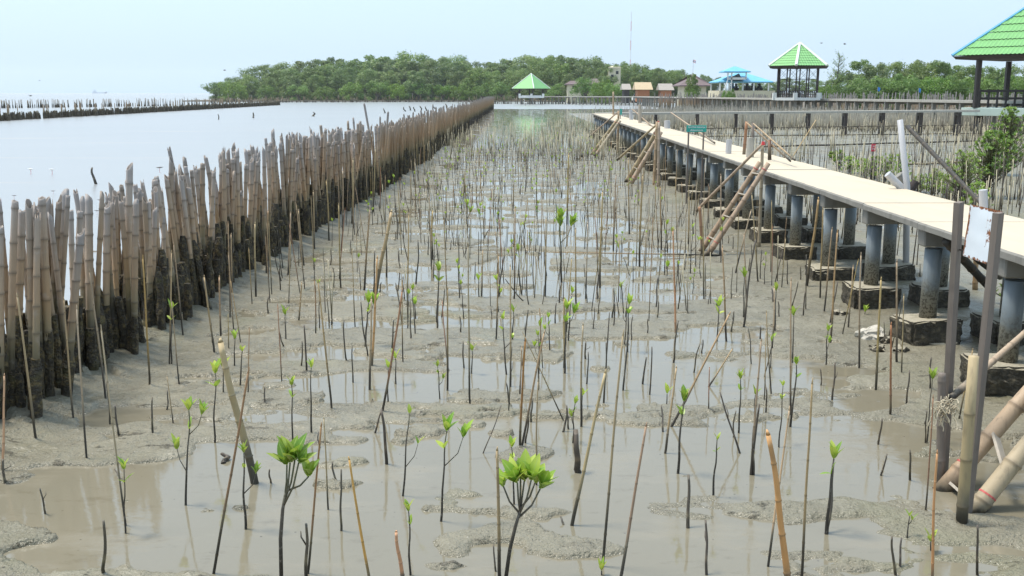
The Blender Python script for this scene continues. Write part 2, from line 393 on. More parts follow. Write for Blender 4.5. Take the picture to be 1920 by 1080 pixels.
M = dict(
    treelow=mat_tree_leaf('bright_foliage', (.10, .19, .035), (.15, .26, .05), (.22, .34, .075)), bushlight=mat_leaf('pale_bush_leaf', (.11, .21, .03), (.19, .30, .05), (.34, .42, .10), .3, .36, 4),
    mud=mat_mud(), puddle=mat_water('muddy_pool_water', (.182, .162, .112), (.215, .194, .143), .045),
    sea=mat_water('silty_sea_water', (.29, .30, .30), (.33, .335, .33), sea=True),
    bamboo=mat_bamboo(), crust=mat_crust(),
    stake=mat_stake('dry_bamboo_stake', (.46, .33, .185), (.33, .24, .13), .26),
    farstake=mat_stake('sun_bleached_stake', (.43, .365, .26), (.35, .30, .205), .22),
    palestake=mat_stake('bleached_stake', (.50, .45, .37), (.40, .35, .27), .18),
    redstake=mat_stake('reddish_stake', (.38, .20, .11), (.27, .15, .09), .2),
    orange=mat_stake('split_orange_bamboo', (.56, .33, .155), (.52, .29, .13), .1),
    dark=mat_stake('dead_seedling_bark', (.10, .085, .065), (.075, .064, .05), .3),
    stem=mat_stem(),
    leaf=mat_leaf('seedling_leaf', (.13, .29, .03), (.29, .44, .045), (.48, .56, .09), .3, .38, 9),
    bush=mat_leaf('bush_leaf', (.07, .16, .025), (.13, .24, .035), (.27, .37, .06), .28, .34, 3),
    tree=mat_tree_leaf(), bark=mat_timber('mangrove_bark', (.12, .105, .085)),
    deck=mat_deck(), conc=mat_concrete(), conc2=mat_concrete('pale_concrete', (.44, .42, .37)), pipe=mat_pipe(), foot=mat_footing(),
    sign=mat_rust_sign(), timber=mat_timber('grey_timber', (.20, .165, .138)), plank=mat_timber('pale_timber', (.42, .37, .30)),
    bam2=mat_stake('ladder_bamboo', (.38, .285, .18), (.37, .265, .16), .05),
    white=plain('white_plastic_pipe', (.47, .47, .48), .45, .12, 3, .1),
    green=mat_roof('green_tile', (.19, .445, .155)), blueridge=mat_roof('blue_ridge', (.13, .42, .72)),
    whiteridge=mat_roof('white_ridge', (.72, .76, .70)), blue=mat_roof('blue_sheet', (.15, .45, .64)),
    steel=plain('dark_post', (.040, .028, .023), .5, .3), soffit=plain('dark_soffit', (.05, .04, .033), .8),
    mint=plain('mint_paint', (.52, .62, .54), .6, .08, 2), whitewall=plain('white_wall', (.72, .72, .68), .7, .1, 1),
    cream=plain('cream_wall', (.62, .56, .40), .8, .12, .6), brownroof=plain('brown_tile', (.15, .105, .105), .7, .2, .8),
    thatch=mat_timber('palm_thatch', (.52, .40, .25)), thatchgrey=mat_timber('grey_thatch', (.36, .32, .28)), orangewood=mat_timber('orange_wood', (.42, .17, .075)),
    darkwood=plain('dark_wood', (.045, .04, .038), .8), window=plain('dark_window', (.03, .035, .04), .2, .2),
    greensign=plain('green_board', (.02, .33, .27), .5, .08), redsign=plain('red_board', (.60, .04, .07), .5, .08), letter=plain('white_lettering', (.82, .82, .80), .6, .03),
    red=plain('red_cloth', (.60, .05, .05), .7, .1), bluecloth=plain('blue_cloth', (.03, .20, .55), .7, .1), rope=plain('frayed_rope', (.46, .40, .29), .9, .25, 30),
    redtape=plain('red_tape', (.52, .10, .09), .6, .15), rubble=mat_concrete('broken_concrete', (.50, .47, .40)),
    mastred=plain('red_paint', (.62, .16, .14), .6), mastwhite=plain('white_paint', (.75, .75, .75), .6),
    birdw=plain('white_feather', (.74, .74, .72), .8, .05), birdd=plain('dark_feather', (.09, .085, .08), .8), birdg=plain('grey_feather', (.30, .29, .28), .8),
    hull=plain('ship_hull', (.55, .60, .65), .6), tarp=plain('blue_tarp', (.08, .22, .42), .5),
    bank=mat_timber('shore_soil', (.17, .14, .10)), dirt=plain('vehicle_paint', (.05, .06, .09), .35),
)
# ---------------------------------------------------------------- sky, sun, air
SUN_EL, SUN_AZ = R(70), R(285)          # azimuth clockwise from +Y
wd = bpy.data.worlds.new('World'); scene.world = wd; wd.use_nodes = True
wt = wd.node_tree; bg = wt.nodes['Background']
sky = wt.nodes.new('ShaderNodeTexSky'); sky.sky_type = 'NISHITA'; sky.sun_disc = False
sky.sun_elevation = SUN_EL; sky.sun_rotation = SUN_AZ
sky.air_density = 1.0; sky.dust_density = 4.0; sky.ozone_density = 1.0; sky.altitude = 0
veil = wt.nodes.new('ShaderNodeMix'); veil.data_type = 'RGBA'
veil.inputs[0].default_value = SKY_VEIL; veil.inputs[7].default_value = (*SKY_VEIL_COLOR, 1)
wt.links.new(sky.outputs[0], veil.inputs[6]); wt.links.new(veil.outputs[2], bg.inputs['Color'])
bg.inputs['Strength'].default_value = SKY_STRENGTH
sd = bpy.data.lights.new('sun', 'SUN'); sd.energy = SUN_STRENGTH; sd.angle = R(11.0); sd.color = (1.0, .94, .83)
so = bpy.data.objects.new('sun', sd); col.objects.link(so); so.location = (-30, 20, 60)
tosun = Vector((math.sin(SUN_AZ) * math.cos(SUN_EL), math.cos(SUN_AZ) * math.cos(SUN_EL), math.sin(SUN_EL)))
so.rotation_euler = tosun.to_track_quat('Z', 'Y').to_euler()
scene.view_settings.view_transform = 'Standard'; scene.view_settings.look = 'None'
scene.view_settings.exposure = EXPOSURE; scene.view_settings.gamma = 1
scene.render.engine = 'CYCLES'
scene.cycles.max_bounces = 6; scene.cycles.diffuse_bounces = 3; scene.cycles.glossy_bounces = 3; scene.cycles.transmission_bounces = 4; scene.cycles.volume_bounces = 1
scene.cycles.caustics_reflective = False; scene.cycles.caustics_refractive = False
scene.cycles.use_denoising = True
if HAZE > 0:
    hz = MB(); hz.box((-3600, -60, -1.0), (3600, 3600, 75))
    hm = bpy.data.materials.new('haze_air'); hm.use_nodes = True; t = hm.node_tree
    for n in list(t.nodes):
        if n.type != 'OUTPUT_MATERIAL': t.nodes.remove(n)
    pv = t.nodes.new('ShaderNodeVolumePrincipled'); pv.inputs['Density'].default_value = HAZE
    pv.inputs['Color'].default_value = (.90, .95, 1, 1); pv.inputs['Anisotropy'].default_value = .2
    t.links.new(pv.outputs[0], t.nodes['Material Output'].inputs['Volume'])
    tag(hz.build('haze', hm), kind='stuff', label='pale humid haze hanging over the whole mudflat and shore')

# ---------------------------------------------------------------- ground lines
FX = [(-20, -4.95), (8.9, -4.84), (10.9, -4.66), (15.5, -4.60), (21, -4.53), (29.6, -4.2), (45, -4.0), (89, -4.05), (200, -3.6), (400, -3.2)]
def fence_x(y):
    for (a, xa), (b, xb) in zip(FX, FX[1:]):
        if y <= b: return xa + (xb - xa) * max(0, (y - a)) / (b - a)
    return FX[-1][1]
def deck_x(y): return 4.76 + .0163 * y          # inner edge of the boardwalk
FXy = np.array([a for a, b in FX]); FXx = np.array([b for a, b in FX])

def mud_h(X, Y):
    X = np.asarray(X, float); Y = np.asarray(Y, float)
    fx = np.interp(Y, FXy, FXx)
    b = -.005 + .04 * sstep(8, 14, Y)
    b = b + .40 * sstep(2.4, 4.6, X) * sstep(7.5, 11, Y) - .06 * sstep(9.5, 7.5, Y)
    b = b + .30 * sstep(fx + 1.5, fx + .5, X)
    b = b - .9 * sstep(54, 66, Y) * sstep(9, 6, X)
    b = b - .15 * sstep(12, 20, Y) * sstep(-3.2, -1.2, X) * sstep(4.4, 2.6, X)
    n = .8 * fbm(X / 1.25 + .25 * vnoise(X / .5, Y / .4, 91), Y / .55, 5, 3, .55) + .30 * fbm(X / .5, Y / .22, 21, 3) + .25 * vnoise(X / 5, Y / 3, 8)
    wv = .03 + .16 * sstep(-.2, .6, vnoise(X / 2.6, Y / 2.2, 61))
    q = n + b
    ter = sstep(-wv, wv, q)
    z = -.034 + .066 * ter
    lump = fbm(X / .16, Y / .12, 33, 3, .6)
    z = z + ter * (.016 * lump + .014 * fbm(X / .5, Y / .35, 12, 3))
    edge = np.exp(-((q - .02) / (wv * .55))**2)
    crumb = np.clip(vnoise(X / .055, Y / .045, 71) * .6 + vnoise(X / .11, Y / .07, 72) * .6, -.2, 1)
    z = z + edge * (.040 * crumb) * sstep(.1, .5, vnoise(X / .9, Y / .6, 44) + .25)
    z = z + .013 * np.clip(vnoise(X / .075, Y / .06, 73) - .45, 0, 1) * ter * 1.6
    z = z + .13 * sstep(fx + .75, fx - .05, X)
    z = z - .60 * sstep(fx - .25, fx - 1.4, X)
    z = z + .05 * sstep(4.2, 5.2, X) * sstep(8.5, 7.2, X)
    z = z - .25 * sstep(54, 68, Y) * sstep(9, 6, X)
    return z
def ground_z(x, y): return max(0.0, float(mud_h(np.array([x]), np.array([y]))[0]))

nr, nc = MUD_RES
Yr = 4.3 * np.exp(np.linspace(0, math.log(150 / 4.3), nr))
tc = np.linspace(-1, 1, nc)
YY, TT = np.meshgrid(Yr, tc, indexing='ij')
XX = TT * (YY * .60 + 2.2) + .12 * (YY > 0)
ZZ = mud_h(XX, YY)
verts = np.stack([XX, YY, ZZ], -1).reshape(-1, 3)
i = np.arange((nr - 1) * nc).reshape(nr - 1, nc)[:, :-1].ravel()
faces = np.stack([i, i + 1, i + nc + 1, i + nc], -1)
keep = verts[faces][:, :, 2].max(1) > -.30
faces = faces[keep]
me = bpy.data.meshes.new('mud_flat')
me.vertices.add(len(verts)); me.vertices.foreach_set('co', verts.ravel())
me.loops.add(faces.size); me.loops.foreach_set('vertex_index', faces.ravel().astype(np.int32))
me.polygons.add(len(faces)); me.polygons.foreach_set('loop_start', np.arange(0, faces.size, 4, dtype=np.int32))
me.polygons.foreach_set('use_smooth', np.ones(len(faces), bool))
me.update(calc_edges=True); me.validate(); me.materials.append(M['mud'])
tag(put('mud_flat', me), 'wet grey brown tidal mud with shallow pools between low lobes', kind='structure')

def sheet(name, quads, m, label):
    mb = MB()
    for q in quads: mb.quad(*q)
    return tag(mb.build(name, m), label, kind='structure')
FL = -4.9
sheet('sea', [((-3500, -50, 0), (FL, -50, 0), (FL, 190, 0), (-3500, 190, 0)), ((-3500, 190, 0), (FL, 190, 0), (FL, 3500, 0), (-3500, 3500, 0)),
              ((FL, 190, 0), (3500, 190, 0), (3500, 3500, 0), (FL, 3500, 0))], M['sea'], 'calm pale silty sea reaching to the horizon')
sheet('water', [((FL, -50, 0), (3500, -50, 0), (3500, 190, 0), (FL, 190, 0))], M['puddle'], 'muddy still water lying in the planted enclosure')
def land(name, pts, z, label):
    mb = MB(); top = [mb.vert((x, y, z)) for x, y in pts]; bot = [mb.vert((x * 1.0, y, -.6)) for x, y in pts]
    mb.face(top)
    for k in range(len(pts)): mb.face((top[k-1], top[k], bot[k], bot[k-1]))
    return tag(mb.build(name, M['bank']), label, kind='structure')
land('shore', [(-112, 345), (-60, 338), (10, 338), (60, 285), (40, 225), (52, 150), (66, 122), (140, 122), (300, 200), (300, 700), (-90, 700), (-118, 400)], .35, 'low dark soil shore under the mangrove grove')
# ---------------------------------------------------------------- bamboo palisade
ORD = ['first','second','third','fourth','fifth','sixth','seventh','eighth','ninth','tenth','eleventh','twelfth','thirteenth','fourteenth','fifteenth','sixteenth','seventeenth','eighteenth','nineteenth']
TENS = ['twenty','thirty','forty','fifty','sixty','seventy','eighty','ninety']
def ordinal(n):
    if n < 20: return ORD[n-1]
    if n % 10 == 0 and n < 100: return TENS[n//10-2][:-1] + 'ieth'
    if n < 100: return TENS[n//10-2] + '-' + ORD[n % 10-1]
    return {1:'hundred', 2:'two-hundred', 3:'three-hundred'}[n//100] + (('-and-' + ordinal(n % 100)) if n % 100 else 'th')

def bamboo_pole_mesh(L, r, seed, cut, n=12):
    rr = random.Random(seed); mb = MB()
    z = -.15; pts = []; rad = []; att = []
    nodes = []; zn = rr.uniform(.05, .25)
    while zn < L - .06: nodes.append(zn); zn += rr.uniform(.24, .36)
    bx, by = rr.uniform(-.06, .06), rr.uniform(-.06, .06)
    zs = [(-.15, 0)]
    for q in nodes: zs += [(q - .035, 0), (q - .012, .35), (q, 1), (q + .010, .6), (q + .035, 0)]
    zs.append((L - rr.uniform(.02, .05), 0))
    zs = [a for k, a in enumerate(zs) if k == 0 or a[0] > zs[k-1][0]]
    for zz, bnd in zs:
        f = max(0, zz / L)
        pts.append((bx * f * f, by * f * f, zz)); rad.append(r * (1.04 - .16 * f) * (1 + .16 * bnd)); att.append(bnd)
    rings = mb.tube(pts, rad, n, cap=False, att=att)
    mb.face(rings[0][::-1])
    # broken, hollow top
    top = rings[-1]; base = pts[-1]; an0 = rr.uniform(0, 6.28)
    out_ = []; inn = []; dep = []
    for j, vi in enumerate(top):
        p = Vector(mb.v[vi]); d = p - Vector(base); an = 2 * math.pi * j / n
        if cut == 0: h = .02 + rr.uniform(0, .02)
        elif cut == 1: h = .05 + .05 * math.cos(an - an0) + rr.uniform(0, .012)
        elif cut == 2: h = .012 + rr.choice((0, 0, .03, .075, .10)) * rr.uniform(.6, 1)
        else: h = .03 + .09 * max(0, math.cos(an - an0)) ** 2 + rr.uniform(0, .015)
        out_.append(mb.vert(p + Vector((0, 0, h)) - d * (.25 * h / .1 * .4), 0))
        inn.append(mb.vert(Vector(base) + d * .72 + Vector((0, 0, h * .95)), .6)); dep.append(mb.vert(Vector(base) + d * .68 + Vector((0, 0, -.04)), 1))
    for j in range(n):
        k = (j + 1) % n
        mb.face((top[j], top[k], out_[k], out_[j])); mb.face((out_[j], out_[k], inn[k], inn[j])); mb.face((inn[j], inn[k], dep[k], dep[j]))
    mb.face(dep)
    return mb.mesh('bamboo_pole', M['bamboo'], smooth=True, attr='band')
def crust_mesh(h, r, seed, n=14):
    rr = random.Random(seed); mb = MB(); pts = []; rad = []
    k = 9
    for i_ in range(k + 1):
        f = i_ / k; pts.append((0, 0, -.12 + (h + .12) * f))
        rad.append(r * (1.25 - .22 * f + rr.uniform(-.06, .12)) if i_ < k else r * .9)
    mb.tube(pts, rad, n, cap=True, lump=.42, seed=seed * 3.1, ls=17)
    return mb.mesh('barnacle_crust', M['crust'], smooth=False)
def stump_mesh(h, r, seed, n=12):
    rr = random.Random(seed); mb = MB(); pts = []; rad = []
    k = 9; bx, by = rr.uniform(-.04, .04), rr.uniform(-.03, .03)
    for i_ in range(k + 1):
        f = i_ / k; pts.append((bx * f, by * f, -.15 + (h + .15) * f)); rad.append(r * (1.15 - .25 * f + rr.uniform(-.1, .14)))
    rad[-1] *= .75
    mb.tube(pts, rad, n, cap=True, lump=.55, seed=seed * 1.7, ls=14)
    return mb.mesh('encrusted_stump', M['crust'], smooth=False)

POLES = [bamboo_pole_mesh(L, r, 100 + k, k % 4) for k, (L, r) in enumerate(
    [(2.05,.035),(2.2,.038),(2.3,.033),(2.12,.036),(2.25,.030),(1.95,.033),(2.35,.036),(2.18,.031),(2.1,.040),(2.28,.034),(2.0,.029),(2.4,.035),(2.15,.038),(2.22,.032)])]
PLEN = [2.05,2.2,2.3,2.12,2.25,1.95,2.35,2.18,2.1,2.28,2.0,2.4,2.15,2.22]
CRUSTS = [crust_mesh(h, .040, 40 + k) for k, h in enumerate([.5, .62, .7, .55, .8, .66, .74, .58, .9])]
STUMPS = [stump_mesh(h, r, 70 + k) for k, (h, r) in enumerate([(.45,.055),(.6,.05),(.75,.055),(.55,.06),(.85,.05),(.68,.058),(.95,.05),(.5,.062)])]

pr = random.Random(5)
poles = []     # (y, x, h, leanx, leany)
# the first metres follow the photograph: bases and tops read off it
NEAR = [(-30,790,-12,440),(8,800,5,418),(30,790,18,386),(52,775,30,390),(75,770,58,396),(60,800,40,410),(92,760,80,402),(100,765,92,372),(128,750,100,398),(112,735,122,372),
        (150,720,128,402),(140,745,112,410),(165,705,155,368),(192,690,168,372),(22,765,2,430),(45,745,70,392),(85,740,105,384),(120,760,135,436)]
NEAR += [(18,785,-4,420),(62,790,64,385),(105,748,108,385),(132,742,118,390),(158,715,160,400),(35,780,48,404),(180,700,186,360),(90,765,70,415),(118,745,140,375)]
for bx, by, tx, ty in NEAR:
    b = at(bx, by); t_ = at_y(tx, ty, b.y + rng.uniform(-.1, .1))
    poles.append([b.y, b.x + rng.uniform(-.12, .05), t_.z - .1, (t_.x - b.x) / t_.z, rng.uniform(-.05, .05)])
y = 11.05
while y < 196:
    cluster = .75 + .3 * noise.noise(Vector((y * 1.1, 3.3, 0)))
    if y < 45: dens = 15
    else: dens = 9 if y < 90 else 6 if y < 90 else 7
    y += pr.expovariate(dens * max(.25, cluster) * 1.25) * (1 if y < 60 else 1.15)
    if 30.6 < y < 31.6 and pr.random() < .6: continue
    hgt = 1.98 + .12 * noise.noise(Vector((y * .7, 0, 9))) + pr.gauss(0, .10)
    if pr.random() < .05: hgt += pr.uniform(.08, .18)
    if pr.random() < .10: hgt -= pr.uniform(.2, .45)
    if y > 45: hgt += min(.3, (y - 45) * .003) + pr.gauss(0, .12)
    hgt -= .28 if y < 13.5 else .12 if y < 17 else .05
    poles.append([y, fence_x(y) - .04 + pr.gauss(0, .11), hgt, pr.gauss(0.0, .062), pr.gauss(0, .07)])
poles.append([31.5, fence_x(31.5), 2.75, -.16, 0.05]); poles.append([31.6, fence_x(31.6) + .05, 2.5, .10, 0.0])
poles.sort(key=lambda p: p[0])
PG = 'bamboo poles of the palisade'
WHERE = [(14, 'near end'), (19, 'stretch beside the first thin stakes'), (26, 'middle stretch'), (200, 'far middle stretch')]
far = MB()
for k, (y, x, h, lx, ly) in enumerate(poles):
    z0 = max(0, ground_z(x, y)) - .02
    if k < 300:
        m = pr.randrange(len(POLES))
        o = put('bamboo_pole', POLES[m], None, (x, y, z0))
        s = h / PLEN[m]
        q = Vector((lx, ly, 1)).to_track_quat('Z', 'Y')
        o.rotation_mode = 'QUATERNION'; o.rotation_quaternion = q @ Quaternion((0, 0, 1), pr.uniform(0, 6.28)); w = pr.uniform(.82, 1.18); o.scale = (w, w, s)
        lean = 'leaning over the sea' if lx < -.05 else 'leaning over the mud' if lx > .05 else 'standing upright'
        size = 'tall' if h > 2.25 else 'short' if h < 1.95 else 'weathered'
        tag(o, f'{size} bamboo pole {lean}, {ordinal(k + 1)} from the near end of the palisade', 'bamboo pole', PG)
        c = put('barnacle_crust', CRUSTS[pr.randrange(len(CRUSTS))], o); c.rotation_mode = 'XYZ'
        c.scale = (1, 1, pr.uniform(.6, 1.3)); c.rotation_euler = (0, 0, pr.uniform(0, 6))
    else:
        nn = 6 if y < 70 else 4
        r = .036 * pr.uniform(.85, 1.15)
        p0 = Vector((x, y, z0 - .1)); d = Vector((lx, ly, 1))
        far.mi = 0; far.tube([p0, p0 + d * (h * .45), p0 + d * h, p0 + d * (h + .04)], [r, r * .97, r * .9, r * .45], nn, att=[0, 0, 0, 0])
        far.mi = 1
        if y < 90: far.tube([p0, p0 + d * .35, p0 + d * pr.uniform(.55, .9)], [r * 1.5, r * 1.35, r * .95], nn, lump=.4)
far.mi = 0
tag(far.build('bamboo_palisade', [M['bamboo'], M['crust']], smooth=False, attr='band'), 'distant run of the bamboo palisade narrowing away to the far shore', 'bamboo fence', PG, 'stuff')

# short stumps, black with oysters and barnacles, packed along the foot
stumps = []
y = 7.4
while y < 70:
    y += pr.expovariate(19 if y < 30 else 12)
    off = -.10 if y < 11 else 0
    stumps.append((y, fence_x(y) + .02 + off + pr.gauss(0, .085)))
fs = MB()
SG = 'barnacle covered stumps at the palisade foot'
for k, (y, x) in enumerate(stumps):
    z0 = max(0, ground_z(x, y)) - .02; m = pr.randrange(len(STUMPS)); s = pr.uniform(.65, 1.2)
    if k < 300:
        o = put('encrusted_stump', STUMPS[m], None, (x, y, z0)); o.rotation_euler = (pr.gauss(0, .06), pr.gauss(0, .07), pr.uniform(0, 6)); o.scale = (s, s, s)
        tag(o, f'black barnacle crusted stump, {ordinal(k + 1)} along the palisade foot from its near end', 'stump', SG)
    else:
        hh = pr.uniform(.4, .9); r = .055
        fs.tube([(x, y, z0 - .1), (x, y, z0 + hh * .5), (x, y, z0 + hh)], [r * 1.2, r, r * .6], 7, lump=.5)
tag(fs.build('encrusted_stumps', M['crust']), 'far run of black barnacle crusted stumps along the palisade foot', 'stumps', SG, 'stuff')
# ---------------------------------------------------------------- main boardwalk
DZ = 1.55; DT = .085; DW = 1.42
bents = [7.95] + [9.99 + 2.09 * k for k in range(32)]
bw = empty('boardwalk', (deck_x(10), 10, 0), label='long pale concrete boardwalk on grey pipe columns beside the planted mud', cat='boardwalk')
O = Vector(bw.location)
def nwarp(p, a, s):
    return Vector((noise.noise(p * s), noise.noise(p * s + Vector((7, 0, 0))), noise.noise(p * s + Vector((0, 7, 0))))) * a
edges = [4.0, 5.9] + bents + [bents[-1] + .6]
for k, (a, b) in enumerate(zip(edges, edges[1:])):
    mb = MB(); n = 10; g = .005
    sag = rng.uniform(-.004, .004)
    prof = []
    for i_ in range(n + 1):
        yy = a + g + (b - a - 2 * g) * i_ / n; x0 = deck_x(yy)
        e = .022 * noise.noise(Vector((yy * 3.2, 1, 0))); e2 = .012 * noise.noise(Vector((yy * 2.2, 5, 0)))
        lo = .012 * noise.noise(Vector((yy * 1.7, 9, 0)))
        zt = DZ + sag + .004 * noise.noise(Vector((yy, 2, 0)))
        prof.append([Vector(p) - O for p in ((x0 + e, yy, DZ - DT + lo), (x0 + e, yy, zt - .02), (x0 + e + .02, yy, zt), (x0 + DW + e2 - .02, yy, zt), (x0 + DW + e2, yy, zt - .02), (x0 + DW + e2, yy, DZ - DT + lo))])
    R_ = [[mb.vert(p) for p in row] for row in prof]
    for i_ in range(n):
        for j in range(6):
            jj = (j + 1) % 6; mb.mi = 0 if j == 2 else 1
            mb.face((R_[i_][j], R_[i_+1][j], R_[i_+1][jj], R_[i_][jj]))
    mb.mi = 1; mb.face(R_[0]); mb.face(R_[-1][::-1])
    mb.build('deck_slab', [M['deck'], M['conc']], bw)
foot_meshes = []
def footing_mesh(seed):
    import bmesh
    bm = bmesh.new(); bmesh.ops.create_cube(bm, size=1)
    bmesh.ops.bevel(bm, geom=bm.edges[:], offset=.05, segments=2, affect='EDGES')
    bmesh.ops.subdivide_edges(bm, edges=[e for e in bm.edges if e.calc_length() > .4], cuts=9, use_grid_fill=True)
    for v in bm.verts:
        p = Vector((v.co.x * .66, v.co.y * .62, v.co.z * .37))
        n = nwarp(p + Vector((seed * 3.1, 0, 0)), .030, 5) + nwarp(p + Vector((seed, 4, 0)), .018, 16)
        if v.co.z > .45: n.z *= .25
        if v.co.z < -.3: n *= 1.7
        v.co = p + n
    mb = MB(); add_bm(mb, bm)
    mb.tube([(0, 0, -.15), (.02, .01, -.32), (0, 0, -.5)], [.22, .17, .19], 9, lump=.4, seed=seed)
    return mb.mesh('footing', M['foot'])
FOOTS = [footing_mesh(k) for k in range(6)]
mbp = MB(); mbp.tube([(0, 0, .05), (0, 0, .9)], [.103, .103], 20); 
for zb in (.35, .62): pass
PIPE = mbp.mesh('column', M['pipe'], smooth=False)
for p_ in PIPE.polygons:
    if len(p_.vertices) == 4: p_.use_smooth = True
frng = random.Random(3)
for k, yb in enumerate(bents):
    x0 = deck_x(yb)
    # cross beam with rough ends
    bm = bevel_box((x0 + .05, yb - .11, DZ - DT - .21), (x0 + DW - .04, yb + .11, DZ - DT - .004), .015, 1)
    import bmesh
    bmesh.ops.subdivide_edges(bm, edges=[e for e in bm.edges if e.calc_length() > .2], cuts=3, use_grid_fill=True)
    for v in bm.verts: v.co += nwarp(v.co, .008, 6)
    for v in bm.verts: v.co -= O
    mb = MB(); add_bm(mb, bm); mb.build('cross_beam', M['conc'], bw)
    for s_, xc in enumerate((x0 + .21, x0 + DW - .21)):
        ground = ground_z(xc, yb) if yb < 70 else 0
        fz = .135 + frng.uniform(-.04, .05) + (0 if yb > 12 else .02)
        f = put('footing', FOOTS[frng.randrange(6)], bw, Vector((xc + frng.uniform(-.03, .03), yb + frng.uniform(-.03, .03), fz)) - O)
        f.rotation_euler = (frng.gauss(0, .03), frng.gauss(0, .03), frng.choice((0, math.pi)) + frng.gauss(0, .06))
        z0 = fz + .15; z1 = DZ - DT - .21
        c = put('column', PIPE, bw, Vector((xc, yb, z0)) - O)
        c.rotation_euler = (frng.gauss(0, .006), frng.gauss(0, .006), frng.uniform(0, 6)); sz = (z1 - z0 + .02) / .9
        c.scale = (1, 1, sz); c.location.z -= .05 * sz - .0
    # rough cast collar where the pipe meets the beam

# a walkway that crosses at its far end, to the near pavilion
def walkway(name, pts, zs, width, thick, spacing, postw, label, cat, pm, dm, beam=.22, two=True, foot=-.3):
    root = empty(name, (*pts[0], 0), label=label, cat=cat); o = Vector((*pts[0], 0))
    mb = MB(); L = []; prev = None
    for k, ((x, y), z) in enumerate(zip(pts, zs)):
        if k == 0: d = Vector((pts[1][0] - x, pts[1][1] - y, 0))
        elif k == len(pts) - 1: d = Vector((x - pts[k-1][0], y - pts[k-1][1], 0))
        else: d = Vector((pts[k+1][0] - pts[k-1][0], pts[k+1][1] - pts[k-1][1], 0))
        d.normalize(); n = Vector((-d.y, d.x, 0)) * (width / 2); p = Vector((x, y, z)) - o
        ring = [mb.vert(q) for q in (p - n, p + n, p + n - Vector((0, 0, thick)), p - n - Vector((0, 0, thick)))]
        if prev:
            for j in range(4): mb.face((prev[j], prev[(j+1) % 4], ring[(j+1) % 4], ring[j]))
        else: mb.face(ring)
        prev = ring
    mb.face(prev[::-1]); mb.build('deck_slab', dm, root)
    n_ = 0
    for k in range(len(pts) - 1):
        a = Vector((*pts[k], zs[k])); b = Vector((*pts[k+1], zs[k+1])); d = b - a; Ln = d.length; m = max(1, round(Ln / spacing[k]))
        nn = Vector((-d.y, d.x, 0)).normalized()
        for i_ in range(m):
            p = a + d * ((i_ + .5) / m) - o
            bb = MB(); bb.bar(p - nn * (width / 2 - .05) - Vector((0, 0, thick + beam / 2)), p + nn * (width / 2 - .05) - Vector((0, 0, thick + beam / 2)), .22, beam)
            bb.build('cross_beam', pm, root)
            for s in ((-1, 1) if two else (0,)):
                q = p + nn * s * (width / 2 - .22); cb = MB()
                cb.bar((q.x, q.y, foot), (q.x, q.y, q.z - thick - beam + .01), postw, postw); cb.build('column', pm, root); n_ += 1
    return root
walkway('crossing_walkway', [(deck_x(77) + .3, 77.2), (15.5, 76.0), (33.6, 73.0)], [1.56, 1.66, 1.86], 1.3, .15, [2.65, 2.65], .22,
        'narrow concrete walkway on dark posts running to the mint pavilion', 'walkway', M['steel'], M['conc2'], beam=.24)
P1 = at_y(1020, 180, 275); P2 = at_y(1200, 180.5, 240); P3 = at_y(1440, 183, 135); P4 = at_y(1830, 187, 84); P5 = at_y(2010, 189, 72)
walkway('far_boardwalk', [(p.x, p.y) for p in (P1, P2, P3, P4, P5)], [2.05, 2.15, 2.35, 2.45, 2.48], 1.6, .22, [3.2, 3.0, 2.3, 2.3], .3,
        'long far boardwalk on rows of concrete columns before the houses', 'boardwalk', M['conc'], M['conc2'])

# ---------------------------------------------------------------- bamboo sticks, ladders and posts by the boardwalk
def bamboo_culm(name, a, b, r, m, label=None, cat=None, parent=None, group=None, n=10, nodes=.33, hollow=True, bend=.0, o=None):
    """one bamboo stick from a to b as a mesh whose origin is its foot"""
    a = Vector(a); b = Vector(b); L = (b - a).length; d = (b - a).normalized()
    mb = MB(); pts = []; rad = []; att = []; zn = nodes * rng.uniform(.3, .8); zs = [(0, 0)]
    sd_ = d.orthogonal().normalized()
    while zn < L - .04:
        for dz, bd in ((-.03, 0), (-.008, .5), (0, 1), (.008, .6), (.03, 0)): zs.append((zn + dz, bd))
        zn += nodes * rng.uniform(.85, 1.2)
    zs.append((L, 0)); zs.sort()
    for zz, bd in zs:
        f = zz / L; pts.append(d * zz + sd_ * bend * math.sin(f * 3.1)); rad.append(r * (1.05 - .18 * f) * (1 + .13 * bd)); att.append(bd)
    mb.tube(pts, rad, n, att=att)
    ob = mb.build(name, m, parent, smooth=True, attr='band')
    ob.location = a - (o or Vector((0, 0, 0)))
    return tag(ob, label, cat, group)

def ladder(base1, base2, top1, top2, r, rungs, label, tape=True):
    root = empty('bamboo_ladder', base1, label=label, cat='ladder', group='bamboo ladders leaning on the boardwalk'); o = Vector(base1)
    for a, b in ((base1, top1), (base2, top2)):
        rl = bamboo_culm('rail', a, b, r, M['bam2'], parent=root, o=o, n=14)
        if tape:
            a = Vector(a); b = Vector(b)
            for f in ((.16, .93) if r > .05 else (.9,)):
                p = a.lerp(b, f) - a; d = (b - a).normalized()
                t_ = MB(); t_.tube([p, p + d * .014], [r * 1.05] * 2, 14); t_.build('tape_band', M['redtape'], rl)
    for f in rungs:
        mb = MB(); p = Vector(base1).lerp(Vector(top1), f) - o; q = Vector(base2).lerp(Vector(top2), f) - o
        mb.bar(p, q, .085, .022, up=(Vector(top1) - Vector(base1)).normalized()); mb.build('rung', M['plank'], root)
    return root
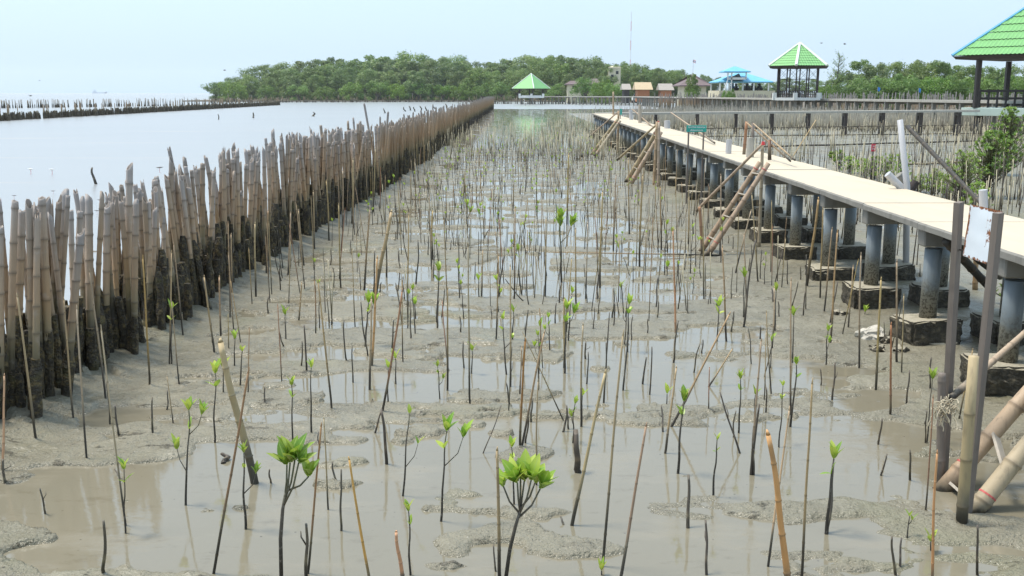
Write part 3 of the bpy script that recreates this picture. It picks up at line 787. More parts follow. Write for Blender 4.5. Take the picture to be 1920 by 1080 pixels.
# the big ladder at the near corner
l1 = at(1762, 917); l2 = at(1822, 957)
l1.z = l2.z = -.04
t1 = Vector((5.15, 7.75, 1.72)); t2 = Vector((5.05, 7.25, 1.72))
t1 = at_y(1925, 740, 7.62); t1 = l1 + (t1 - l1) * 1.75
t2 = at_y(1925, 836, 7.16); t2 = l2 + (t2 - l2) * 1.75
ladder(l1, l2, t1, t2, .066, (.065, .36, .62, .86), 'thick bamboo ladder with red tape leaning up beside the rusty sign')
# ladders further along
def slope_pole(b, t, X, **k):
    B = at(*b); B.z = -.03; T = at_x(*t, X); return B, T
for (b1, tt1, b2, tt2, rr_, rungs, lab) in (
    ((1312, 472), (1425, 304), (1324, 480), (1441, 306), .052, (.18, .42, .66, .88), 'bamboo ladder with pale rungs leaning on the boardwalk edge halfway'),
    ((1172, 343), (1233, 243), (1181, 346), (1240, 247), .075, (.3, .6, .9), 'bamboo ladder leaning on the boardwalk before its far bend'),
    ((1108, 291), (1158, 224), (1114, 294), (1163, 226), .08, (.3, .6), 'bamboo ladder leaning at the far end of the boardwalk')):
    B1 = at(*b1); B2 = at(*b2); B1.z = B2.z = -.03
    ym = B1.y; X = deck_x(ym)
    T1 = at_y(*tt1, ym * .985); T2 = at_y(*tt2, ym * .975)
    ladder(B1, B2, T1, T2, rr_, rungs, lab)
PGR = 'bamboo posts and braces of the boardwalk handrail'
def post(b, t, r, label, m='bam2', dy=0.0, name='bamboo_post', cat='bamboo post', bz=-.05):
    B = at(*b); B.z = bz; T = at_y(*t, B.y + dy)
    return bamboo_culm(name, B, T, r, M[m], label, cat, group=PGR)
post((1423, 470), (1430, 270), .035, 'tall bamboo post beside the halfway ladder, red tape on its top')
post((1226, 350), (1232, 228), .05, 'tall bamboo post beside the ladder before the far bend')
post((1234, 352), (1236, 229), .045, 'second bamboo post of the pair before the far bend')
post((1157, 290), (1160, 208), .06, 'bamboo post at the far end of the boardwalk')
def brace(b, t, Y1, Y2, r, label, m='bam2'):
    return bamboo_culm('bamboo_brace', at_y(*b, Y1), at_y(*t, Y2), r, M[m], label, 'bamboo pole', group=PGR)
brace((1305, 396), (1432, 268), 20.5, 19.4, .029, 'long bamboo brace sloping from the halfway post down to the mud')
brace((1157, 300), (1234, 231), 36, 34, .04, 'bamboo brace sloping off the post before the far bend')
brace((1105, 256), (1160, 209), 60, 58, .045, 'bamboo brace sloping off the far post')
brace((1150, 222), (1150, 172), 71, 71, .07, 'pale post standing behind the far end of the boardwalk')
post((1318, 478), (1312, 388), .032, 'short post standing in the mud at the foot of the halfway brace', m='redstake')
# red tape on post tops
for (px, py, Y) in ((1431, 269, 19.3), (1234, 229, 33.5)):
    p = at_y(px, py, Y); mb = MB(); mb.tube([p - Vector((0, 0, .03)), p + Vector((0, 0, .035))], [.036, .03], 10, lump=.4)
    tag(mb.build('tape_knot', M['red']), 'red tape knot tied on the bamboo post ' + ('beside the halfway ladder' if px > 1400 else 'before the far bend'), 'tape', 'red tape knots')

# far side handrail: white post and sloping bamboo
B = Vector((6.62, 16.25, 1.0)); B.z = 0; T = at_y(1696, 225, 16.25)
mb = MB(); mb.tube([Vector((0, 0, -.1)), Vector((T.x - at_y(1707, 352, 16.25).x, 0, T.z)) * .6, Vector((T.x - B.x, 0, T.z))], [.052, .05, .046], 14, lump=.06)
o = mb.build('white_post', M['white'], smooth=True); o.location = (at_y(1707, 352, 16.25).x + .05, 16.25, 0)
tag(o, 'tall white plastic pipe post rising behind the boardwalk', 'post')
bamboo_culm('bamboo_brace', at_y(1702, 238, 16.4), at_y(1846, 388, 13.4), .034, M['bam2'], 'long bamboo rail sloping down from the white post', 'bamboo pole', group=PGR)
def stub(b, t, Y, r, label, m='white', Y2=None, nm='pipe_stub'):
    a = at_y(*b, Y); c = at_y(*t, Y2 or Y); mb = MB(); mb.tube([Vector((0, 0, 0)), (c - a) * .5, c - a], [r, r, r * .98], 14)
    ob = mb.build(nm, M[m], smooth=False); ob.location = a
    return tag(ob, label, 'pipe', 'pipe stubs behind the boardwalk')
stub((1846, 440), (1843, 356), 13.2, .055, 'upright white pipe stub at the foot of the sloping bamboo rail')
stub((1700, 362), (1664, 326), 16.3, .06, 'pale pipe stub leaning behind the boardwalk by the white post')
stub((1712, 360), (1684, 328), 16.6, .075, 'brown grey pipe stub leaning between the white post and the pale stub', 'conc')
stub((1695, 375), (1718, 340), 16.5, .07, 'dark pipe stub tilted behind the white post', 'steel')
stub((1365, 300), (1367, 262), 25.8, .075, 'squat pale pipe stub behind the rusty brown post', 'white')
stub((1405, 300), (1407, 258), 24.4, .085, 'squat grey pipe stub between the two brown posts', 'conc2')
stub((1184, 232), (1182, 206), 58, .10, 'pale pipe stub beside the green board at the far end', 'white')
stub((1251, 245), (1251, 226), 44, .13, 'stout white pipe stub behind the boardwalk before the far bend', 'white')
stub((1200, 236), (1200, 196), 52, .09, 'tall cream pipe stub behind the far boardwalk', 'plank')
bamboo_culm('brown_post', at_y(1394, 300, 25.5), at_y(1400, 228, 25.5), .042, M['redstake'], 'rusty brown post behind the boardwalk', 'post', group=PGR)
bamboo_culm('brown_post', at_y(1410, 300, 24.5), at_y(1412, 230, 24.5), .038, M['timber'], 'grey brown post next to the rusty brown post', 'post', group=PGR)
bamboo_culm('brown_post', at_y(1443, 300, 23), at_y(1443, 262, 23), .042, M['redstake'], 'short brown post between the sloping bamboos', 'post', group=PGR)
brace((1482, 302), (1400, 230), 21.5, 25.4, .02, 'bamboo rail sloping down from the rusty brown post')
brace((1490, 300), (1413, 232), 21, 24.4, .019, 'bamboo rail sloping down from the grey brown post')
brace((1340, 268), (1258, 211), 30, 45, .027, 'bamboo rail sloping down behind the green board')
brace((1228, 242), (1186, 205), 45, 60, .034, 'bamboo rail sloping behind the far bend')
brace((1470, 320), (1530, 225), 24, 26, .013, 'thin stick leaning behind the boardwalk among the stakes', 'stake')

# ---------------------------------------------------------------- rusty sign on two timber posts
sg = empty('rusty_sign', at(1806, 975), label='blank rusty white sign plate on two grey timber posts', cat='sign'); so_ = Vector(sg.location)
YA, YB = 7.78, 6.98
PB = at_y(1810, 985, YB); PT = at_y(1872, 399, YB - .10)
mb = MB(); mb.bar(PB - so_ - Vector((0, 0, .1)), PT - so_, .072, .045, up=(0, 1, 0), roll=R(35)); mb.build('post', M['timber'], sg)
QB = at_y(1769, 895, YA); QT = at_y(1798, 379, YA - .25)
mb = MB(); mb.bar(QB - so_ - Vector((0, 0, .1)), QT - so_, .068, .045, up=(0, 1, 0), roll=R(35)); mb.build('post', M['timber'], sg)
c00 = at_y(1806, 481, 7.50); c10 = at_y(1857, 495, 6.98); c01 = at_y(1818, 381, 7.46); c11 = at_y(1886, 401, 6.93)
cen = (c00 + c10 + c01 + c11) / 4; ux = ((c10 - c00) + (c11 - c01)).normalized(); uz = ((c01 - c00) + (c11 - c10)); uz = (uz - ux * uz.dot(ux)).normalized(); uy = uz.cross(ux)
Mx = Matrix((ux, uy, uz)).transposed().to_4x4()
w_ = ((c10 - c00).length + (c11 - c01).length) / 2; h_ = ((c01 - c00).length + (c11 - c10).length) / 2
mb = MB(); nx, nz = 14, 18; gr = {}
import itertools
for s in (0, 1):
    for i_, j in itertools.product(range(nx + 1), range(nz + 1)):
        x = (i_ / nx - .5) * .40; z = (j / nz - .5) * .54
        ch = .006 * noise.noise(Vector((x * 30, z * 30, 2))) * (1 if i_ in (0, nx) or j in (0, nz) else 0)
        bow = .006 * noise.noise(Vector((x * 5, z * 5, 0)))
        gr[s, i_, j] = mb.vert((x + ch, bow + (.0 if s == 0 else .004), z + ch))
    for i_, j in itertools.product(range(nx), range(nz)):
        q = (gr[s, i_, j], gr[s, i_+1, j], gr[s, i_+1, j+1], gr[s, i_, j+1]); mb.face(q if s == 0 else q[::-1])
pl = mb.build('sign_plate', M['sign'], sg, smooth=True)
pl.rotation_mode = 'QUATERNION'; pl.rotation_quaternion = Mx.to_quaternion(); pl.location = cen - so_; pl.scale = (w_ / .40, 1, h_ / .54)
for (a, b) in ((at_y(1874, 402, 6.93), at_y(1862, 401, 7.0)), (at_y(1862, 493, 6.98), at_y(1850, 493, 7.05)), (at_y(1792, 468, 7.6), at_y(1806, 469, 7.5))):
    mb = MB(); mb.tube([a - so_, b - so_], [.006, .006], 6); mb.build('bracket', M['steel'], sg)
# bamboo posts and rope at the sign foot
b_ = at(1803, 982); b_.z = -.06
bamboo_culm('bamboo_post', b_, at_y(1826, 668, b_.y - .05), .040, M['stake'], 'short thick bamboo post tied to the nearer timber post of the rusty sign', 'bamboo post', group=PGR, n=14, nodes=.38)
b_ = at(1764, 905); b_.z = -.06
bamboo_culm('bamboo_post', b_, at_y(1766, 700, b_.y), .034, M['timber'], 'short grey stub post under the frayed rope', 'bamboo post', group=PGR, n=12)
b_ = at(1773, 880); b_.z = -.06
bamboo_culm('bamboo_post', b_, at_y(1775, 706, b_.y), .016, M['stem'], 'thin dark stub right behind the frayed rope', 'bamboo post', group=PGR, n=12)
bamboo_culm('bamboo_brace', at_y(1782, 747, 7.6), at_y(1960, 590, 8.9), .028, M['bam2'], 'bamboo pole sloping up from the frayed rope past the rusty sign', 'bamboo pole', group=PGR, n=12)
bamboo_culm('bamboo_brace', at_y(1775, 452, 11.5), at_y(1856, 540, 12.3), .055, M['dark'], 'dark bamboo brace sloping under the boardwalk behind the rusty sign', 'bamboo pole', group=PGR, n=12)
bamboo_culm('bamboo_brace', at_y(1790, 452, 11.7), at_y(1875, 520, 12.6), .04, M['dark'], 'dark bamboo sloping under the boardwalk toward the last column', 'bamboo pole', group=PGR, n=12)
b_ = at(1828, 552); bamboo_culm('bamboo_post', b_, at_y(1830, 480, b_.y), .04, M['bam2'], 'short bamboo post standing in shallow water behind the rusty sign', 'bamboo post', group=PGR)
rp = MB(); c = at_y(1774, 765, 7.42); rr2 = random.Random(8)
for k in range(46):
    hang = k % 3 == 0
    p = c + Vector((rr2.gauss(0, .028), rr2.gauss(0, .03), rr2.gauss(.03, .03))); pts = [p]
    d = Vector((rr2.gauss(0, 1), rr2.gauss(0, 1), rr2.gauss(0, 1))).normalized()
    for s in range(9 if not hang else 8):
        if hang: d = (d + Vector((rr2.gauss(.12, .5), rr2.gauss(0, .45), -.55))).normalized(); p = p + d * .026
        else:
            d = (d + Vector((rr2.gauss(0, .8), rr2.gauss(0, .8), rr2.gauss(0, .8))) - (p - c) * 10).normalized(); p = p + d * .024
        pts.append(p)
    rp.tube([q - c for q in pts], [.0042] * len(pts), 4)
o = rp.build('rope_tangle', M['rope']); o.location = c
tag(o, 'frayed pale rope tangle knotted on the grey stub post', 'rope')
# a broken lump of concrete
import bmesh
bm = bmesh.new(); bmesh.ops.create_icosphere(bm, subdivisions=4, radius=1)
for v in bm.verts:
    p = v.co.copy(); n = nwarp(p, .35, 1.6) + nwarp(p, .10, 5); v.co = Vector((p.x * .20, p.y * .17, max(-.4, p.z) * .115)) + Vector((n.x * .2, n.y * .2, n.z * .13))
mb = MB(); add_bm(mb, bm); o = mb.build('rubble_block', M['rubble']); o.location = at(1632, 638) + Vector((0, 0, .05)); o.rotation_euler = (0, R(-14), R(20))
tag(o, 'pale broken concrete lump lying by a column footing', 'rubble')
for k in range(5):
    bm = bmesh.new(); bmesh.ops.create_icosphere(bm, subdivisions=3, radius=1)
    for v in bm.verts: v.co = Vector((v.co.x * .09, v.co.y * .08, v.co.z * .05)) + nwarp(v.co + Vector((k * 3, 0, 0)), .05, 1.5)
    mb = MB(); add_bm(mb, bm); o = mb.build('stone', M['foot']); p = [at(1660, 650), at(1735, 655), at(1690, 665), at(1575, 596), at(1645, 662)][k]; o.location = (p.x, p.y, ground_z(p.x, p.y) + .01)
    tag(o, ['small dark stone lying beside the pale broken concrete lump', 'small dark stone at the water edge beneath the third column', 'small dark stone just in front of the pale broken lump', 'small dark stone out in the mud before the farther footings', 'flat dark stone close in front of the pale broken lump'][k], 'stone', 'stones among the footings')
# ---------------------------------------------------------------- planted field: stakes, seedlings, bare stems
def unit_stake(seed, n=8, wob=.005, node=True, split=False, fork=False, k=14):
    """a stick one metre tall, radius 1 cm, foot at the origin"""
    rr = random.Random(seed); mb = MB(); pts = []; rad = []; att = []
    ax, ay = rr.uniform(-wob, wob), rr.uniform(-wob, wob)
    zs = [(-.12, 0)] + [(i_ / k, 0) for i_ in range(k + 1)]
    if node:
        zn = rr.uniform(.1, .25)
        while zn < .95:
            zs += [(zn - .008, 0), (zn, 1), (zn + .008, 0)]; zn += rr.uniform(.16, .26)
    zs.sort()
    px_, py_ = rr.uniform(0, 9), rr.uniform(0, 9)
    for z, bd in zs:
        f = max(0, z); w = Vector((noise.noise(Vector((z * 2.2, px_, 0))), noise.noise(Vector((z * 2.2, py_, 5))), 0)) * wob * (1 if f > 0 else 0)
        b = math.sin(f * math.pi) 
        pts.append((ax * b * 1.3 + w.x, ay * b * 1.3 + w.y, z)); rad.append(.01 * (1.12 - .38 * f) * (1 + .22 * bd)); att.append(bd)
    mb.tube(pts, rad, n, att=att)
    top = Vector(pts[-1])
    if split:   # slanted cut
        mb.tube([top, top + Vector((.003, 0, .03))], [.0074, .002], n, att=[0, 0])
    if fork:
        q = Vector(pts[int(len(pts) * .6)]); mb.tube([q, q + Vector((.05, .01, .1)), q + Vector((.055, .01, .2))], [.006, .005, .003], 6)
    return mb.mesh('bamboo_stake', M['stake'], smooth=True, attr='band')
def variants(mat, count, seed, **k):
    out = []
    for s in range(count):
        me_ = unit_stake(seed + s, **k); me_.materials[0] = M[mat]; out.append(me_)
    return out
ST = variants('stake', 9, 10, split=True); RS = variants('redstake', 4, 30, split=True); OR = variants('orange', 3, 40, n=12, wob=.006, split=True)
DK = variants('dark', 9, 50, node=False, wob=.010, k=10) + variants('dark', 2, 65, node=False, wob=.008, fork=True)
ITEMS = []   # (object, kind, position, attributes)
frg = random.Random(21)
def stick(kind, B, T, r, mset, attrs, hero=None):
    """a stake or bare stem from foot B to top T"""
    B = Vector(B); d = Vector(T) - B; L = d.length
    nm = {'stake': 'bamboo_stake', 'dark': 'dead_seedling'}[kind]
    o = put(nm, mset[frg.randrange(len(mset))], None, B)
    o.rotation_mode = 'QUATERNION'; o.rotation_quaternion = d.to_track_quat('Z', 'Y') @ Quaternion((0, 0, 1), frg.uniform(0, 6.28))
    o.scale = (r / .01, r / .01, L)
    ITEMS.append([o, kind, B, d, attrs, hero])
    return o
def px_stick(kind, xb, yb, xt, yt, w, mset, attrs='', dy=None, hero=None):
    B = at(xb, yb); B.z = 0; f = proj(B)[2]
    T = at_y(xt, yt, B.y + (rng.uniform(-.12, .12) if dy is None else dy))
    if (T - B).length < .05: T = B + Vector((0, 0, .1))
    B.z = ground_z(B.x, B.y) - .01 if B.z == 0 else B.z
    return stick(kind, B, T, w * f / F / 2 * (.70 if w < 12 else .9), mset, attrs, hero)

# stakes read off the photograph: foot, top, width in its pixels
S_ = [(4,885,8,705,6,'O'),(68,832,33,557,6,'S'),(138,790,120,563,5,'S'),(163,865,144,580,5,'S'),(199,757,168,511,5,'S'),(236,985,190,620,5,'S'),(281,729,268,485,5,'S'),
 (318,690,322,475,4,'S'),(344,639,326,459,4,'S'),(402,667,383,520,5,'S'),(414,633,411,520,5,'S'),(400,1075,465,700,7,'R'),(577,1075,602,800,6,'R'),(693,1085,655,862,7,'O'),
 (757,1085,743,997,10,'O'),(937,1085,933,845,9,'S'),(1072,985,1135,700,9,'S'),(1130,1062,1168,630,7,'S'),(1163,1085,1211,800,8,'R'),(975,842,985,640,6,'R'),(978,838,1020,625,6,'S'),
 (1440,1062,1480,770,6,'O'),(1503,1085,1523,720,7,'S'),(1748,1085,1757,850,7,'O'),(1247,850,1268,690,6,'S'),(1258,800,1367,590,6,'S'),(1328,725,1373,655,5,'S'),(1408,890,1427,640,6,'S'),
 (1482,780,1483,527,5,'S'),(1557,646,1570,436,5,'S'),(1611,690,1614,479,5,'S'),(1642,731,1652,525,6,'S'),(1681,685,1682,492,6,'S'),(1669,780,1671,609,6,'R'),(1537,566,1543,393,4,'S'),
 (1512,543,1535,374,7,'S'),(617,454,612,340,4,'S'),(643,436,643,320,4,'S'),(639,540,635,385,4,'S'),(683,549,694,393,5,'S'),(697,690,707,485,6,'O'),(717,777,754,547,6,'R'),(693,731,697,560,6,'S'),
 (764,574,767,404,4,'S'),(811,490,811,396,5,'S'),(881,758,878,463,5,'S'),(839,732,839,543,5,'S'),(957,725,957,500,5,'S'),(964,565,966,390,4,'S'),(1058,690,1058,560,6,'S'),(1080,574,1079,430,4,'S'),
 (1267,624,1262,433,5,'O'),(1362,640,1355,464,5,'S'),(1421,530,1410,366,4,'S'),(1379,514,1408,396,4,'S'),(1199,504,1205,330,5,'S'),(1125,540,1130,360,5,'S'),(622,770,597,530,5,'S'),(560,600,566,530,4,'S'),
 (1090,800,1093,610,6,'S'),(1098,560,1102,420,4,'S'),(1150,470,1155,330,4,'S'),(1180,440,1178,300,4,'S'),(1240,470,1238,352,4,'S'),(1290,470,1292,370,4,'S'),(1320,560,1318,392,4,'S'),(1350,480,1352,330,4,'S'),
 (1448,655,1452,540,4,'S'),(1400,580,1395,440,4,'S'),(540,520,545,400,4,'S'),(480,560,478,420,5,'S'),(436,560,433,440,4,'S'),(500,520,503,395,4,'S'),(590,470,588,360,4,'S'),(570,500,560,395,4,'S'),
 (660,420,662,300,4,'S'),(700,400,704,280,3,'S'),(1063,420,1066,290,4,'S'),(930,640,935,480,4,'S'),(903,560,905,470,4,'S'),(1022,560,1024,410,4,'S'),(1545,590,1560,430,4,'S'),(1590,620,1600,500,4,'S')]
SET = {'S': ST, 'R': RS, 'O': OR}; COLW = {'S': 'tan', 'R': 'reddish', 'O': 'orange'}
for xb, yb, xt, yt, w, c in S_: px_stick('stake', xb, yb, xt, yt, w, SET[c], COLW[c])
# the thick leaning ones
px_stick('stake', 478, 906, 413, 642, 15, ST, 'wide flat split', dy=-.05, hero='wide split bamboo leaning in the water behind the twin leafed seedling')
px_stick('stake', 703, 556, 734, 398, 10, ST, 'thick', dy=.1, hero='thick tan bamboo pole leaning in the mud at mid distance')
px_stick('stake', 1478, 1110, 1440, 815, 13, OR, 'thick', dy=-.1, hero='thick split orange bamboo leaning in front of the thin orange stake')
px_stick('stake', 1318, 480, 1040, 473, 3, ST, 'fallen', dy=-.3, hero='thin stick lying flat across the mud to the halfway ladder')
px_stick('stake', 400, 590, 380, 520, 6, DK, 'grey', hero='short grey branch leaning out from the palisade foot')

D_ = [(287,818,286,745,5),(1290,990,1290,890,9),(1325,1078,1323,975,7),(1680,1078,1672,1005,7),(1687,1066,1690,1008,6),(195,1082,194,975,9),(85,963,75,915,5),(640,995,640,880,6),(574,1080,574,982,9),
 (725,870,715,768,8),(1085,885,1081,805,13),(1055,810,1062,760,6),(1833,1078,1833,985,7),(1388,850,1350,735,5),(497,762,496,725,4),(508,905,505,880,5),(703,812,716,770,5),(1066,805,1062,770,5),
 (1408,890,1424,758,7),(1413,890,1413,800,6),(1550,1000,1562,870,9),(1394,617,1417,449,5),(930,1072,926,1020,5),(1058,985,1052,968,6),(1243,810,1240,760,5),(985,830,990,770,5),(1100,720,1103,660,4),
 (600,840,597,810,4),(1205,720,1212,670,5),(1218,740,1222,650,4),(575,700,570,610,5),(565,690,566,640,4),(650,680,645,600,4),(700,560,703,470,4),(725,520,727,430,4),(745,450,742,380,3),(780,540,784,450,4),(640,470,644,400,4),
 (905,850,940,760,3),(1375,820,1380,770,4),(232,900,215,880,4),(1450,570,1447,540,4),(1560,750,1566,680,5),(1735,830,1738,770,4),(1230,580,1233,520,4),(1112,620,1114,575,3),(935,560,945,480,4),(1120,560,1122,510,5),(1010,700,1012,640,4),(870,690,868,640,4),(860,520,861,440,3),(820,620,822,560,4),(770,640,771,580,4),(735,660,738,600,4)]
for xb, yb, xt, yt, w in D_: px_stick('dark', xb, yb, xt, yt, w, DK, 'bare')
# the coned stub in the water
o = px_stick('dark', 419, 868, 418, 850, 12, DK, 'cone shaped', hero='small dark cone shaped root stub standing in the water')

# ---- seedlings with leaves
def leaf(mb, base, d, up, L, W, cup=.25, curl=.2, n=5):
    d = Vector(d).normalized(); s = d.cross(Vector(up))
    s = s.normalized() if s.length > 1e-4 else d.orthogonal().normalized(); nrm = s.cross(d).normalized()
    rows = []
    for i_ in range(n + 1):
        f = i_ / n; w = W * .5 * (math.sin(math.pi * min(1, (.06 + .94 * f) ** .85)) ** .8 if f < 1 else 0.02)
        c = Vector(base) + d * (L * f) + nrm * (-curl * L * f * f)
        rows.append((mb.vert(c - s * w + nrm * cup * w, 0), mb.vert(c, 1), mb.vert(c + s * w + nrm * cup * w, 0)))
    for a, b in zip(rows, rows[1:]):
        mb.face((a[0], a[1], b[1], b[0])); mb.face((a[1], a[2], b[2], b[1]))
def rosette(mb, p, axis, n, L, W, rr, spread=.5, nn=5):
    axis = Vector(axis).normalized(); x = axis.orthogonal().normalized(); y_ = axis.cross(x); a0 = rr.uniform(0, 6)
    for k in range(n):
        an = a0 + k * 2.4 + rr.uniform(-.25, .25); e = spread * (1.15 - .75 * k / max(1, n)) + rr.uniform(-.1, .1)
        d = axis * math.cos(e) + (x * math.cos(an) + y_ * math.sin(an)) * math.sin(e)
        leaf(mb, Vector(p) + axis * (k * .004), d, axis, L * rr.uniform(.75, 1.1), W * rr.uniform(.8, 1.1), .28, rr.uniform(.05, .22), nn)
def seedling_meshes(h, seed, nleaf=4, L=.09, lean=(0, 0), r=.008, heads=1, spread=.45, tiers=1, n=7, nn=4, branch=.3, Wf=.45):
    rr = random.Random(seed); st = MB(); lf = MB(); pts = []; rad = []; m = 9
    px_, py_ = rr.uniform(0, 9), rr.uniform(0, 9); wob = .035 * h
    for i_ in range(m + 1):
        f = i_ / m; z = -.1 + (h + .1) * f
        w = Vector((noise.noise(Vector((f * 3, px_, 0))), noise.noise(Vector((f * 3, py_, 5))), 0)) * wob * f ** .5
        pts.append(Vector((lean[0] * f, lean[1] * f, z)) + w); rad.append(r * (1.35 - .8 * f))
    st.tube(pts, rad, n)
    tips = [(pts[-1], (pts[-1] - pts[-2]).normalized())]
    for b in range(heads - 1):
        k0 = rr.randrange(int(m * .5), m - 1); p = pts[k0]; an = rr.uniform(0, 6.28) if b else rr.uniform(-.6, .6)
        out = Vector((math.cos(an), math.sin(an) * .6, 0)); ln = branch * h * rr.uniform(.55, 1)
        q1 = p + out * ln * .45 + Vector((0, 0, ln * .45)); q2 = p + out * ln * .62 + Vector((0, 0, ln * .95))
        st.tube([p, q1, q2], [r * .55, r * .45, r * .35], 6); tips.append((q2, (q2 - q1).normalized()))
    for (p, ax) in tips:
        rosette(lf, p, ax + Vector((0, 0, .5)), nleaf, L, L * Wf, rr, spread, nn)
    for t in range(tiers - 1):
        f = .93 - .12 * (t + 1) / tiers * rr.uniform(.8, 1.6); k0 = max(1, int(m * f)); p = pts[k0].lerp(pts[min(m, k0 + 1)], .5)
        rosette(lf, p, Vector((rr.gauss(0, .2), rr.gauss(0, .2), 1)), 2, L * .85, L * Wf * .85, rr, .75, nn)
    return st.mesh('stem', M['stem'], smooth=True), lf.mesh('leaves', M['leaf'], smooth=True, attr='band')
def seedling(B, ms, rz=0.0, scale=1.0, hero=None, attrs=''):
    o = empty('mangrove_seedling', B, rz); o.scale = (scale,) * 3; o['category'] = 'seedling'
    put('stem', ms[0], o); put('leaves', ms[1], o)
    ITEMS.append([o, 'seedling', Vector(B), Vector((0, 0, ms[0].vertices[-1].co.z * scale)), attrs, hero])
    return o
HERO = [ # foot x,y, tip x,y, leaves, leaf px, heads, tiers, stem px, phrase
 (527,1090,546,872,9,52,3,1,8,'big bushy seedling with broad light green leaves, beside the reddish stake'),
 (945,1090,985,925,9,62,5,1,9,'big bushy seedling with a wide crown of pale green leaves on forked stems'),
 (347,947,352,770,5,30,3,2,6,None),(233,1000,233,880,4,28,1,2,5,None),(400,830,404,700,4,36,1,2,5,None),(418,740,419,690,3,26,1,1,4,None),(460,992,456,850,5,24,2,2,7,'twin leafed seedling in front of the wide split bamboo'),
 (548,842,546,722,4,24,1,2,5,None),(583,818,584,690,4,20,1,1,5,None),(769,1078,767,958,4,26,1,2,6,None),(824,977,838,808,5,36,2,2,6,None),(752,930,766,775,2,22,2,1,5,None),(965,945,959,838,4,26,1,2,5,None),
 (1058,700,1062,580,5,26,2,3,5,None),(1176,660,1180,570,4,26,1,3,5,None),(1270,888,1281,752,5,34,1,2,7,None),(1336,932,1345,825,3,18,1,2,6,None),(1385,812,1390,712,5,20,1,2,5,None),(1482,800,1495,685,5,20,1,2,6,None),
 (1548,1002,1564,860,5,38,1,2,9,'leafy seedling on a dark stem in front of the orange stake pool'),(1700,1012,1705,968,2,18,2,1,5,None),(1747,1030,1745,1015,4,30,1,1,5,None),(1738,830,1748,712,5,24,1,1,4,None),
 (819,604,824,508,4,24,1,2,5,None),(683,650,690,568,6,26,2,2,5,None),(780,600,778,570,3,22,1,1,4,None),(975,540,972,470,3,18,1,2,4,None),(1453,620,1455,545,4,20,1,1,4,None),(1486,680,1488,592,4,24,1,1,4,None),(1394,600,1395,520,4,22,1,1,4,None),
 (1345,640,1347,575,4,24,1,2,4,None),(438,690,440,635,3,22,1,1,4,None),(536,640,534,590,3,22,1,1,4,None),(320,690,322,580,3,22,1,2,4,None),(884,700,885,658,3,24,1,1,4,None),(742,720,742,672,3,26,1,1,4,None),(727,760,728,690,3,22,1,1,4,None),
 (1053,530,1051,412,9,26,3,1,5,'tall cluster of dark green leaves at mid distance on bunched stems'),(960,640,963,585,3,22,1,1,4,None),(1015,640,1013,612,2,20,1,1,3,None),(898,560,897,525,3,20,1,1,3,None),(1165,560,1164,540,3,18,1,1,3,None),(875,420,876,385,5,16,2,1,3,None),(1130,1078,1128,1070,4,26,1,1,6,None),
 (1090,760,1092,742,3,20,1,1,4,None),(1445,690,1447,640,3,20,1,1,3,None),(1415,790,1416,740,3,20,1,1,4,None),(1250,760,1251,738,3,22,1,1,4,None),(1250,520,1252,500,3,18,1,1,3,None),(1620,600,1622,585,4,18,1,1,3,None)]
def hero_meshes(B, k, f):
    rr = random.Random(60 + k); st = MB(); lf = MB(); u = f / F
    # stem way points and leaf heads (pixel x, pixel y, leaves, leaf length, tilt) read off the photograph
    stem_px, fork, heads = (([(527, 1090), (526, 1010), (530, 955), (537, 915)], 2, [(544, 868, 8, 54, .0), (553, 862, 6, 50, .15), (538, 872, 6, 46, -.3), (579, 893, 5, 44, .2), (560, 868, 5, 40, .4)]),
        ([(945, 1090), (956, 1030), (967, 985), (978, 950)], 2, [(970, 905, 7, 50, -.2), (983, 902, 8, 54, .05), (996, 900, 7, 48, .1), (1013, 916, 7, 48, .35), (944, 912, 4, 40, -.2), (1003, 905, 6, 44, .3), (976, 898, 5, 44, -.1)]))[k]
    P = [at_y(x, y, B.y + rr.uniform(-.01, .01)) - B for x, y in stem_px]; P[0] = Vector((0, 0, -.06))
    st.tube(P, [3.9 * u, 3.6 * u, 3.2 * u, 2.4 * u], 9)
    for (x, y, n, L, tl) in heads:
        dy = rr.uniform(-.07, .07); T = at_y(x, y, B.y + dy) - B; p = P[fork].lerp(P[fork + 1], rr.uniform(.1, 1)); m = p.lerp(T, .5) + Vector((T.x - p.x, 0, 0)) * .12 - Vector((0, 0, .012))
        st.tube([p, m, T], [2.2 * u, 1.8 * u, 1.5 * u], 7)
        rosette(lf, T, Vector((tl + rr.gauss(0, .1), -.12 + dy * 3, 1)), n, L * u * .9, L * u * .42, rr, .62, 7)
    return st.mesh('stem', M['stem'], smooth=True), lf.mesh('leaves', M['leaf'], smooth=True, attr='band')
for k, (xb, yb, xt, yt, nl, lp, heads, tiers, sp, hero) in enumerate(HERO):
    B = at(xb, yb); f = proj(B)[2]; T = at_y(xt, yt, B.y + rng.uniform(-.03, .03)); B.z = ground_z(B.x, B.y) - .01
    h = max(.04, T.z - B.z); L = lp * f / F * .92
    big = k < 2
    if big:
        ms = hero_meshes(B, k, f); seedling(B, ms, 0, 1, hero); continue
    ms = seedling_meshes(h, 300 + k, nl, L, (T.x - B.x, T.y - B.y), sp * f / F / 2 * .62, heads, .62 if big else .42, tiers, 8, 7 if yb > 700 else 4, 35 / 100, .38)
    seedling(B, ms, 0, 1, hero)

